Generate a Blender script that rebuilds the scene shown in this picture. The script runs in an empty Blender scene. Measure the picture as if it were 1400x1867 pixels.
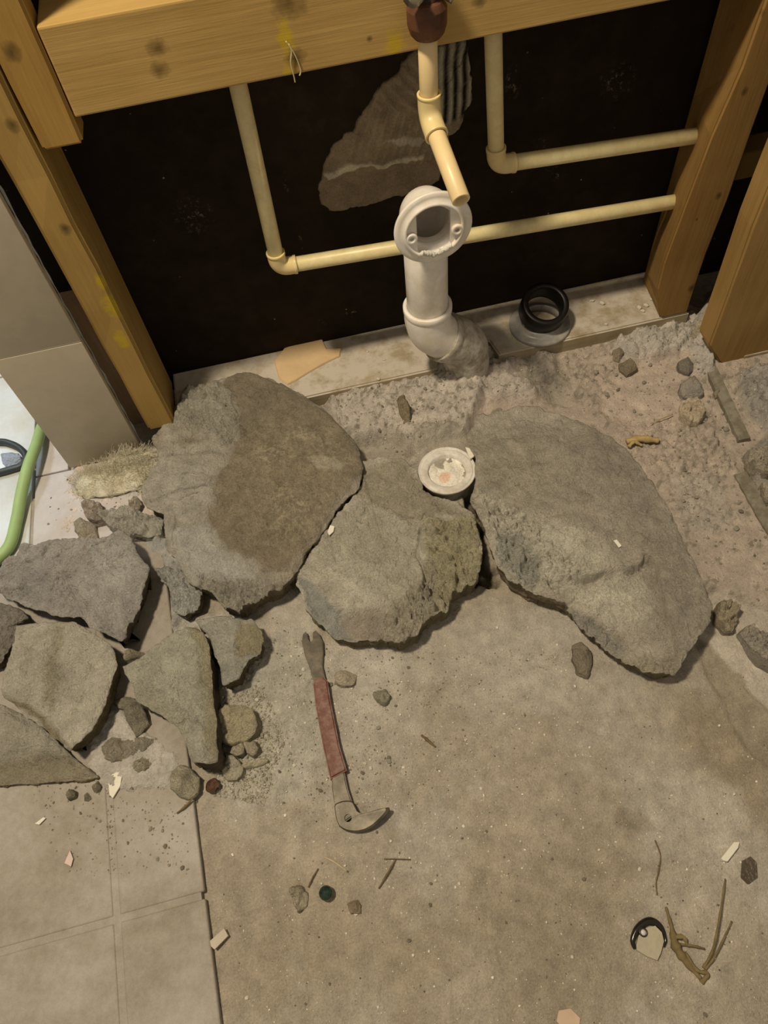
import bpy, bmesh, math, random
import numpy as np
from mathutils import Vector, Matrix
random.seed(7); rng = np.random.RandomState(11)
SC = bpy.context.scene; COL = SC.collection

# ---------------------------------------------------------------- camera
CAMH = 0.9
A_ = np.array([0.97321588, -0.21657088, -0.0771227])      # right
B_ = np.array([0.22391162, 0.81693632, 0.53148719])       # up
C_ = np.array([0.05210032, 0.53452044, -0.84354813])      # forward
FP = 1350.0
cd = bpy.data.cameras.new('camera'); cam = bpy.data.objects.new('camera', cd); COL.objects.link(cam)
cd.sensor_fit = 'VERTICAL'; cd.sensor_height = 36.0; cd.lens = FP*36.0/1867.0
cd.clip_start = 0.02; cd.clip_end = 50
cam.matrix_world = Matrix(((A_[0], B_[0], -C_[0], 0), (A_[1], B_[1], -C_[1], 0), (A_[2], B_[2], -C_[2], CAMH), (0, 0, 0, 1)))
SC.camera = cam

# ---------------------------------------------------------------- light
TINT = np.array([1.0, 0.87, 0.64])
w = bpy.data.worlds.new('room_ambient'); SC.world = w; w.use_nodes = True
w.node_tree.nodes['Background'].inputs[0].default_value = (1.0, 0.86, 0.66, 1)
w.node_tree.nodes['Background'].inputs[1].default_value = 0.28
def area(name, loc, target, size, power, col, size_y=None):
    l = bpy.data.lights.new(name, 'AREA'); l.energy = power; l.color = col; l.size = size
    if size_y: l.shape = 'RECTANGLE'; l.size_y = size_y
    o = bpy.data.objects.new(name, l); COL.objects.link(o); o.location = loc
    o.rotation_euler = (Vector(target)-Vector(loc)).to_track_quat('-Z', 'Y').to_euler()
    return o
area('ceiling_lamp', (-0.55, 0.42, 2.25), (0.05, 0.55, 0), 0.17, 41, (1.0, 0.84, 0.60))
nl = area('next_room_lamp', (-0.80, 1.20, 0.85), (-0.62, 0.92, 0), 0.16, 0.42, (0.66, 0.84, 1.0)); nl.data.spread = math.radians(50)
SC.view_settings.view_transform = 'Standard'; SC.view_settings.look = 'None'
SC.view_settings.exposure = 0.0; SC.view_settings.gamma = 1.0
SC.view_settings.use_curve_mapping = False

# ---------------------------------------------------------------- helpers
def ray(x, y):
    return A_*(x-700)/FP - B_*(y-933.5)/FP + C_
def PZ(x, y, z=0.0):                      # where the surveyed sight line meets height z
    d = ray(x, y); t = (z-CAMH)/d[2]; return np.array([0, 0, CAMH])+t*d
def PY(x, y, Y):                          # ... and the vertical plane y = Y
    d = ray(x, y); t = Y/d[1]; return np.array([0, 0, CAMH])+t*d
def lin(c):
    c = np.asarray(c, float)/255.0
    return np.where(c <= 0.04045, c/12.92, ((c+0.055)/1.055)**2.4)
def AL(r, g, b, e=0.85):                  # albedo of a colour seen under the warm lamp
    return np.clip(lin((r, g, b))/(TINT*e), 0, 0.9)

def h3(i, j, k, seed):
    n = (i*374761393 + j*668265263 + k*2147483647 + seed*1274126177) & 0xffffffff
    n = ((n ^ (n >> 13))*1274126177) & 0xffffffff
    n = ((n ^ (n >> 16))*2246822519) & 0xffffffff
    return ((n ^ (n >> 15)) & 0xffffff)/float(0xffffff)
def vn(p, seed=0):
    f = np.floor(p).astype(np.int64); t = p-f; t = t*t*t*(t*(t*6-15)+10)
    i, j, k = f[:, 0], f[:, 1], f[:, 2]; r = 0
    for a in (0, 1):
        wa = t[:, 0] if a else 1-t[:, 0]
        for b in (0, 1):
            wb = t[:, 1] if b else 1-t[:, 1]
            for c in (0, 1):
                wc = t[:, 2] if c else 1-t[:, 2]
                r = r + wa*wb*wc*h3(i+a, j+b, k+c, seed)
    return r*2-1
def fbm(p, oct=4, seed=0, gain=0.5):
    s = 0; a = 1; n = 0
    for o in range(oct):
        s = s + a*vn(p*(2.03**o)+o*17.3, seed+o); n += a; a *= gain
    return s/n
def ridge(p, oct=4, seed=0):
    s = 0; a = 1; n = 0
    for o in range(oct):
        s = s + a*(1-2*np.abs(vn(p*(2.03**o)+o*9.1, seed+o))); n += a; a *= 0.55
    return s/n
def cell(xy, seed=0):                     # 2-D cellular noise: F1, F2, id
    f = np.floor(xy).astype(np.int64); F1 = np.full(len(xy), 9.); F2 = F1.copy(); I = np.zeros(len(xy))
    for a in (-1, 0, 1):
        for b in (-1, 0, 1):
            ci, cj = f[:, 0]+a, f[:, 1]+b
            dx = ci+h3(ci, cj, ci*0, seed)-xy[:, 0]; dy = cj+h3(ci, cj, ci*0+5, seed)-xy[:, 1]
            d = np.sqrt(dx*dx+dy*dy); idn = h3(ci, cj, ci*0+9, seed)
            n1 = d < F1
            F2 = np.where(n1, F1, np.minimum(F2, d)); I = np.where(n1, idn, I); F1 = np.where(n1, d, F1)
    return F1, F2, I
def seg_dist(xy, a, b):
    ab = b-a; t = np.clip(((xy-a)@ab)/max(1e-12, ab@ab), 0, 1)
    return np.linalg.norm(xy-(a+t[:, None]*ab), axis=1)
def poly_sdf(xy, P):                      # negative inside
    d = np.full(len(xy), 9.); ins = np.zeros(len(xy), bool)
    for i in range(len(P)):
        a, b = P[i], P[(i+1) % len(P)]
        d = np.minimum(d, seg_dist(xy, a, b))
        c = ((a[1] > xy[:, 1]) != (b[1] > xy[:, 1]))
        xi = (b[0]-a[0])*(xy[:, 1]-a[1])/((b[1]-a[1]) if abs(b[1]-a[1]) > 1e-12 else 1e-12)+a[0]
        ins ^= c & (xy[:, 0] < xi)
    return np.where(ins, -d, d)
def sm(e0, e1, x):
    t = np.clip((x-e0)/(e1-e0), 0, 1); return t*t*(3-2*t)
def XY(pts, z=0.0): return np.array([PZ(x, y, z)[:2] for x, y in pts])

WL = {}
def link_mesh(name, V, F, mat, parent=None, smooth=False, col=None, loc=None):
    V = np.asarray(V, float)
    me = bpy.data.meshes.new(name)
    if parent is not None: o0 = WL[parent.name]
    elif loc is not None: o0 = np.array(loc, float)
    else: o0 = np.array([(V[:, 0].min()+V[:, 0].max())/2, (V[:, 1].min()+V[:, 1].max())/2, V[:, 2].min()])
    V = V-o0
    if isinstance(F, np.ndarray):
        n = F.shape[1]; me.vertices.add(len(V)); me.vertices.foreach_set('co', V.astype(np.float32).ravel())
        me.loops.add(F.size); me.loops.foreach_set('vertex_index', F.astype(np.int32).ravel())
        me.polygons.add(len(F)); me.polygons.foreach_set('loop_start', np.arange(0, F.size, n, dtype=np.int32))
        me.polygons.foreach_set('loop_total', np.full(len(F), n, np.int32))
        me.update(calc_edges=True)
    else:
        me.from_pydata(V.tolist(), [], [list(map(int, f)) for f in F]); me.update()
    if smooth: me.polygons.foreach_set('use_smooth', np.ones(len(me.polygons), bool))
    if col is not None:
        at = me.attributes.new('Col', 'FLOAT_COLOR', 'POINT')
        c4 = np.ones((len(V), 4), np.float32); c4[:, :3] = col; at.data.foreach_set('color', c4.ravel())
    if mat: me.materials.append(mat)
    ob = bpy.data.objects.new(name, me); COL.objects.link(ob)
    if parent is not None: ob.parent = parent
    else: ob.location = o0
    WL[ob.name] = o0
    return ob
def tag(o, label=None, cat=None, group=None, kind=None):
    if label: o['label'] = label
    if cat: o['category'] = cat
    if group: o['group'] = group
    if kind: o['kind'] = kind
    return o
def empty(name, loc, label=None, cat=None, group=None):
    o = bpy.data.objects.new(name, None); COL.objects.link(o); o.location = [float(v) for v in loc]
    o.empty_display_size = 0.02; WL[o.name] = np.array(loc, float)
    return tag(o, label, cat, group)
def bm_link(name, bm, mat, parent=None, smooth=False, loc=None):
    bmesh.ops.recalc_face_normals(bm, faces=bm.faces)
    bm.verts.ensure_lookup_table(); V = [tuple(v.co) for v in bm.verts]
    bm.verts.index_update(); F = [[v.index for v in f.verts] for f in bm.faces]
    bm.free(); return link_mesh(name, V, F, mat, parent, smooth, None, loc)
def hexa(bm, c, bev=0.0, seg=2):          # c: 4 bottom + 4 top corners
    vs = [bm.verts.new(tuple(map(float, p))) for p in c]
    fs = [bm.faces.new([vs[i] for i in q]) for q in ((3, 2, 1, 0), (4, 5, 6, 7), (0, 1, 5, 4), (1, 2, 6, 5), (2, 3, 7, 6), (3, 0, 4, 7))]
    if bev > 0:
        es = list({e for f in fs for e in f.edges})
        bmesh.ops.bevel(bm, geom=es, offset=bev, segments=seg, affect='EDGES', profile=0.6)
def box(bm, x0, x1, y0, y1, z0, z1, bev=0.0, seg=2):
    hexa(bm, [(x0, y0, z0), (x1, y0, z0), (x1, y1, z0), (x0, y1, z0), (x0, y0, z1), (x1, y0, z1), (x1, y1, z1), (x0, y1, z1)], bev, seg)
def frame_of(d):
    d = np.asarray(d, float); d = d/np.linalg.norm(d)
    u = np.cross(d, [0, 0, 1.0]) if abs(d[2]) < 0.95 else np.cross(d, [0, 1.0, 0])
    u /= np.linalg.norm(u); return d, u, np.cross(d, u)
def lathe(A, d, prof, seg=40, closed=True, capends=False):
    A = np.asarray(A, float); d, u, v = frame_of(d); V = []; F = []
    for s, r in prof:
        for k in range(seg):
            a = 2*math.pi*k/seg; V.append(A+d*s+(u*math.cos(a)+v*math.sin(a))*r)
    n = len(prof)
    for i in range(n if closed else n-1):
        j = (i+1) % n
        for k in range(seg):
            l = (k+1) % seg; F.append([i*seg+k, i*seg+l, j*seg+l, j*seg+k])
    if capends:
        F.append([k for k in range(seg)][::-1]); F.append([(n-1)*seg+k for k in range(seg)])
    return V, F
def sweep(path, rad, seg=16, cap=True):
    P = [np.asarray(p, float) for p in path]; n = len(P)
    if not hasattr(rad, '__len__'): rad = [rad]*n
    T = [P[min(i+1, n-1)]-P[max(i-1, 0)] for i in range(n)]; T = [t/np.linalg.norm(t) for t in T]
    _, u, v = frame_of(T[0]); V = []; F = []
    for i in range(n):
        u = u-T[i]*(u@T[i]); u /= np.linalg.norm(u); v = np.cross(T[i], u)
        for k in range(seg):
            a = 2*math.pi*k/seg; V.append(P[i]+(u*math.cos(a)+v*math.sin(a))*rad[i])
    for i in range(n-1):
        for k in range(seg):
            l = (k+1) % seg; F.append([i*seg+k, i*seg+l, (i+1)*seg+l, (i+1)*seg+k])
    if cap: F.append(list(range(seg))[::-1]); F.append([(n-1)*seg+k for k in range(seg)])
    return V, F
def join(*vf):
    V = []; F = []
    for v, f in vf:
        b = len(V); V += list(v); F += [[i+b for i in q] for q in f]
    return V, F
def smooth_path(pts, n=8):
    P = [np.asarray(p, float) for p in pts]; out = []
    for i in range(len(P)-1):
        p0, p1, p2, p3 = P[max(i-1, 0)], P[i], P[i+1], P[min(i+2, len(P)-1)]
        for k in range(n):
            t = k/n; out.append(0.5*((2*p1)+(-p0+p2)*t+(2*p0-5*p1+4*p2-p3)*t*t+(-p0+3*p1-3*p2+p3)*t**3))
    out.append(P[-1]); return out

# ---------------------------------------------------------------- materials
class N:
    def __init__(s, name):
        s.m = bpy.data.materials.new(name); s.m.use_nodes = True; s.t = s.m.node_tree; s.b = s.t.nodes['Principled BSDF']
        s.pos = s.t.nodes.new('ShaderNodeNewGeometry').outputs['Position']
    def n(s, typ, **k):
        x = s.t.nodes.new(typ)
        for a, b in k.items(): setattr(x, a, b)
        return x
    def l(s, a, b): s.t.links.new(a, b)
    def put(s, i, v):
        if hasattr(v, 'is_output') or isinstance(v, bpy.types.NodeSocket): s.l(v, i)
        else: i.default_value = v
    def math(s, op, a, b=0.0, c=None, clamp=False):
        x = s.n('ShaderNodeMath', operation=op, use_clamp=clamp); s.put(x.inputs[0], a); s.put(x.inputs[1], b)
        if c is not None: s.put(x.inputs[2], c)
        return x.outputs[0]
    def mapv(s, sc, off=(0, 0, 0), v=None):
        x = s.n('ShaderNodeMapping'); s.l(v or s.pos, x.inputs[0]); x.inputs['Scale'].default_value = sc; x.inputs['Location'].default_value = off
        return x.outputs[0]
    def noise(s, sc, det=4, rough=0.5, v=None, dist=0.0):
        x = s.n('ShaderNodeTexNoise'); s.l(v or s.pos, x.inputs['Vector']); x.inputs['Scale'].default_value = sc
        x.inputs['Detail'].default_value = det; x.inputs['Roughness'].default_value = rough; x.inputs['Distortion'].default_value = dist
        return x.outputs['Fac']
    def ramp(s, f, pts):
        x = s.n('ShaderNodeValToRGB'); s.l(f, x.inputs[0]); e = x.color_ramp.elements
        while len(e) < len(pts): e.new(0.5)
        for i, (p, c) in enumerate(pts):
            e[i].position = p; e[i].color = (*[float(q) for q in (c if hasattr(c, '__len__') else (c,)*3)], 1)
        return x.outputs[0]
    def mix(s, f, a, b, mode='MIX'):
        x = s.n('ShaderNodeMix', data_type='RGBA', blend_type=mode); s.put(x.inputs[0], f)
        for i, v in ((6, a), (7, b)):
            if isinstance(v, bpy.types.NodeSocket): s.l(v, x.inputs[i])
            else: x.inputs[i].default_value = (*[float(q) for q in v], 1)
        return x.outputs[2]
    def col(s, c):
        if isinstance(c, bpy.types.NodeSocket): s.l(c, s.b.inputs['Base Color'])
        else: s.b.inputs['Base Color'].default_value = (*[float(q) for q in c], 1)
    def bump(s, h, dist=0.001, st=1.0):
        x = s.n('ShaderNodeBump'); s.l(h, x.inputs['Height']); x.inputs['Distance'].default_value = dist; x.inputs['Strength'].default_value = st
        s.l(x.outputs[0], s.b.inputs['Normal'])
    def rough(s, r, spec=None):
        s.put(s.b.inputs['Roughness'], r)
        if spec is not None: s.b.inputs['Specular IOR Level'].default_value = spec
        return s.m

def rubble_mat(name, bump=1.0, specks=True, grit=1.0, g=1.0):
    m = N(name); a = m.n('ShaderNodeAttribute', attribute_name='Col').outputs['Color']
    n1 = m.noise(45, 6, 0.65); n2 = m.noise(420, 4, 0.7); n3 = m.noise(1400, 3, 0.6)
    f = m.math('MULTIPLY_ADD', n1, 0.55, 0.0); f = m.math('MULTIPLY_ADD', n2, 0.60*grit, f); f = m.math('MULTIPLY_ADD', n3, 0.25*grit, f)
    k = m.ramp(f, [(0.34, 0.62*g), (0.54+0.1*grit, 1.26*g), (0.93, 2.0*g)])
    c = m.mix(1.0, a, k, 'MULTIPLY')
    if specks:
        v = m.n('ShaderNodeTexVoronoi'); m.l(m.pos, v.inputs['Vector']); v.inputs['Scale'].default_value = 210
        sp = m.math('LESS_THAN', v.outputs['Distance'], 0.13)
        gate = m.math('GREATER_THAN', m.noise(300, 2), 0.56)
        sp = m.math('MULTIPLY', sp, gate)
        c = m.mix(m.math('MULTIPLY', sp, 0.45), c, (0.55, 0.5, 0.42))
    m.col(c)
    n4 = m.noise(170, 5, 0.7)
    h = m.math('MULTIPLY_ADD', n2, 1.2, m.math('MULTIPLY', n3, 0.5)); h = m.math('MULTIPLY_ADD', n4, 1.6, h)
    m.bump(h, 0.0036*bump, 1.0); return m.rough(0.95, 0.15)
M_rub = rubble_mat('crumbled_concrete', 1.15, True, 1.0, 1.14)
M_floor = rubble_mat('dusty_concrete_floor', 0.5, True, 0.8)
M_crumb = rubble_mat('fine_crumbs', 0.5, False)

def wood(name, base, dark, axis, knots=(), sc=1.0, dust=None, yellow=()):
    m = N(name)
    s = [60*sc, 60*sc, 60*sc]; s[axis] = 3.0*sc
    wv = m.mapv(s)
    n = m.noise(1.0, 5, 0.6, wv, 0.6); s2 = [420, 420, 420]; s2[axis] = 14
    fib = m.noise(1.0, 3, 0.6, m.mapv(s2)); big = m.noise(7, 3)
    f = m.math('MULTIPLY_ADD', fib, 0.28, m.math('MULTIPLY', n, 0.45)); f = m.math('MULTIPLY_ADD', big, 0.55, f)
    c = m.ramp(f, [(0.36, dark), (0.70, base), (1.0, np.clip(np.array(base)*1.25, 0, 1))])
    for (kx, ky, kz, r) in knots:
        d = m.n('ShaderNodeVectorMath', operation='DISTANCE'); sc3 = [1, 1, 1]; sc3[axis] = 0.8
        m.l(m.mapv(sc3), d.inputs[0]); p = [kx, ky, kz]; p[axis] *= 0.8; d.inputs[1].default_value = p
        dd = m.math('ADD', d.outputs['Value'], m.math('MULTIPLY', m.math('SUBTRACT', m.noise(120, 2), 0.5), r*0.9))
        k = m.math('SUBTRACT', 1.0, m.math('DIVIDE', dd, r), clamp=True)
        k = m.math('MULTIPLY', m.math('POWER', k, 0.7), 0.85); c = m.mix(k, c, np.array(dark)*0.28)
    for (kx, ky, kz, r) in yellow:
        d = m.n('ShaderNodeVectorMath', operation='DISTANCE'); m.l(m.mapv((1, 1, 0.5)), d.inputs[0]); d.inputs[1].default_value = (kx, ky, kz*0.5)
        dd = m.math('ADD', d.outputs['Value'], m.math('MULTIPLY', m.math('SUBTRACT', m.noise(150, 3), 0.5), r*1.4))
        k = m.math('SUBTRACT', 1.0, m.math('DIVIDE', dd, r), clamp=True); k = m.math('MULTIPLY', k, 1.6, clamp=True)
        c = m.mix(m.math('MULTIPLY', k, 0.8), c, (0.55, 0.40, 0.02))
    if dust:
        sx = m.n('ShaderNodeSeparateXYZ'); m.l(m.n('ShaderNodeNewGeometry').outputs['True Normal'], sx.inputs[0])   # dust settles on upward faces
        up = m.ramp(sx.outputs['Z'], [(0.3, 0.22), (0.8, 1.0)])
        c = m.mix(m.math('MULTIPLY', m.math('MULTIPLY', m.ramp(m.noise(25, 5, 0.7), [(0.38, 0.2), (0.55, 1.0)]), up), dust[1]), c, dust[0])
    m.col(c); m.bump(m.math('MULTIPLY_ADD', fib, 0.6, n), 0.0006, 0.7); return m.rough(0.75, 0.25)

def plain(name, c, r=0.4, spec=0.5, bump=None, var=0.12, vs=30, metal=0.0, dust=None):
    m = N(name); n = m.noise(vs, 4, 0.6); c = np.array(c, float)
    cc = m.ramp(n, [(0.3, c*(1-var)), (0.7, np.clip(c*(1+var), 0, 1))])
    if dust: cc = m.mix(m.math('MULTIPLY', m.ramp(m.noise(dust[2], 5, 0.7), [(0.42, 0.0), (0.62, 1.0)]), dust[1]), cc, dust[0])
    m.col(cc); m.b.inputs['Metallic'].default_value = metal
    if bump: m.bump(m.noise(bump[0], 4), bump[1], 1.0)
    return m.rough(r, spec)
DUST = AL(176, 158, 130)

# ---------------------------------------------------------------- relief of the ground and of broken concrete
def crumble(xy, amp, s=1.0, seed=0):      # lumpy, pitted relief of broken mortar
    p = np.c_[xy*s, np.zeros(len(xy))]
    F1, F2, I = cell(xy*s*95+fbm(p*60, 2, seed+5)[:, None]*0.5, seed)
    lump = (1-np.clip(F1, 0, 1)**1.6)*(0.35+0.9*I)
    F1b, _, Ib = cell(xy*s*230, seed+3)
    F1c, F2c, Ic = cell(xy*s*160+fbm(p*90, 2, seed+8)[:, None]*0.7, seed+7)
    gap = 1-sm(0.0, 0.16, F2c-F1c)
    return amp*(0.85*lump + 0.34*(1-F1b)*(0.3+Ib) + 0.45*Ic + 0.45*fbm(p*28, 4, seed+1) + 0.30*ridge(p*80, 3, seed+2) - 0.22*gap - 0.75)
class Surf:
    def __init__(s, base, zones, cracks, z0, seed=0, rough=0.0006, var=0.16, mott=None):
        s.base = np.array(base); s.z0 = z0; s.seed = seed; s.rough = rough; s.var = var; s.mott = mott
        s.zones = [dict(z, P=XY(z['px'], z0)) for z in zones]
        s.cracks = [dict(P=XY(c[0], z0), w=c[1], d=c[2]*1.5) for c in cracks]
    def __call__(s, xy):
        xy = np.asarray(xy, float); p = np.c_[xy, np.zeros(len(xy))]
        z = s.rough*fbm(p*90, 4, s.seed+40, .62)*3.2 + s.rough*1.8*fbm(p*14, 3, s.seed+50)
        cm = sm(-.1, .35, fbm(p*11, 3, s.seed+45)); r0 = ridge(p*26+fbm(p*50, 2, s.seed+46)[:, None]*.25, 2, s.seed+47)
        z = z-s.rough*1.6*cm*sm(.72, .93, r0)
        v = fbm(p*9, 4, s.seed+60); v2 = fbm(p*70, 4, s.seed+70)
        c = np.tile(s.base, (len(xy), 1))
        if s.mott is not None:            # dust lying in patches
            k = sm(s.mott[1], s.mott[2], fbm(p*s.mott[3], 5, s.seed+80, 0.6)); c = c*(1-k[:, None])+np.array(s.mott[0])*k[:, None]
        warp = np.c_[fbm(p*35, 4, s.seed+90), fbm(p*35+50, 4, s.seed+91)]
        for q in s.zones:
            wp = q.get('warp', 0.006); so = q.get('soft', 0.006)
            m = poly_sdf(xy+warp*wp*1.6, q['P'])
            k = 1-sm(-so, so, m)
            if 'dz' in q:
                kz = 1-sm(-q.get('zsoft', so), q.get('zsoft', so), m)
                z = z+kz*q['dz']
            if 'slope' in q:
                cx = q['P'].mean(0); z = z+k*((xy-cx)@np.array(q['slope']))
            if 'amp' in q: z = z+k*crumble(xy, q['amp'], q.get('s', 1.0), s.seed+q.get('seed', 3))
            if 'col' in q:
                kk = (k*q.get('mix', 1.0))[:, None]; c = c*(1-kk)+np.array(q['col'])*kk
            if 'agg' in q:                # grey stones showing through the pale dust
                F1, _, I = cell(xy*q.get('ags', 120)+fbm(p*70, 3, s.seed+5)[:, None]*.9, s.seed+6); kk = (k*q['agg']*(1-sm(.30, .42, F1/(.35+.75*I)))*(I > q.get('agt', .62)))
                z = z+kk*.0012; kk = kk[:, None]; c = c*(1-kk)+np.array(q.get('agc', (.22, .2, .16)))*kk
            if 'veins' in q:              # pale squiggles of dried cement
                r = ridge(p*q.get('vs', 75)*1.7, 3, s.seed+33); kk = (k*sm(0.15, 0.6, r)*q['veins']*(.45+.55*sm(-.2, .3, fbm(p*25, 3, s.seed+36))))[:, None]
                c = c*(1-kk)+np.array(q['vcol'])*kk; z = z+k*sm(0.2, 0.7, r)*0.0009
        for q in s.cracks:
            d = np.full(len(xy), 9.)
            for i in range(len(q['P'])-1): d = np.minimum(d, seg_dist(xy+warp*0.006, q['P'][i], q['P'][i+1]))
            z = z-q['d']*np.exp(-(d/q['w'])**2)
        c = c*(1+s.var*v+s.var*0.9*v2)[:, None]
        return z, np.clip(c, 0.01, 0.9)

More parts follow.
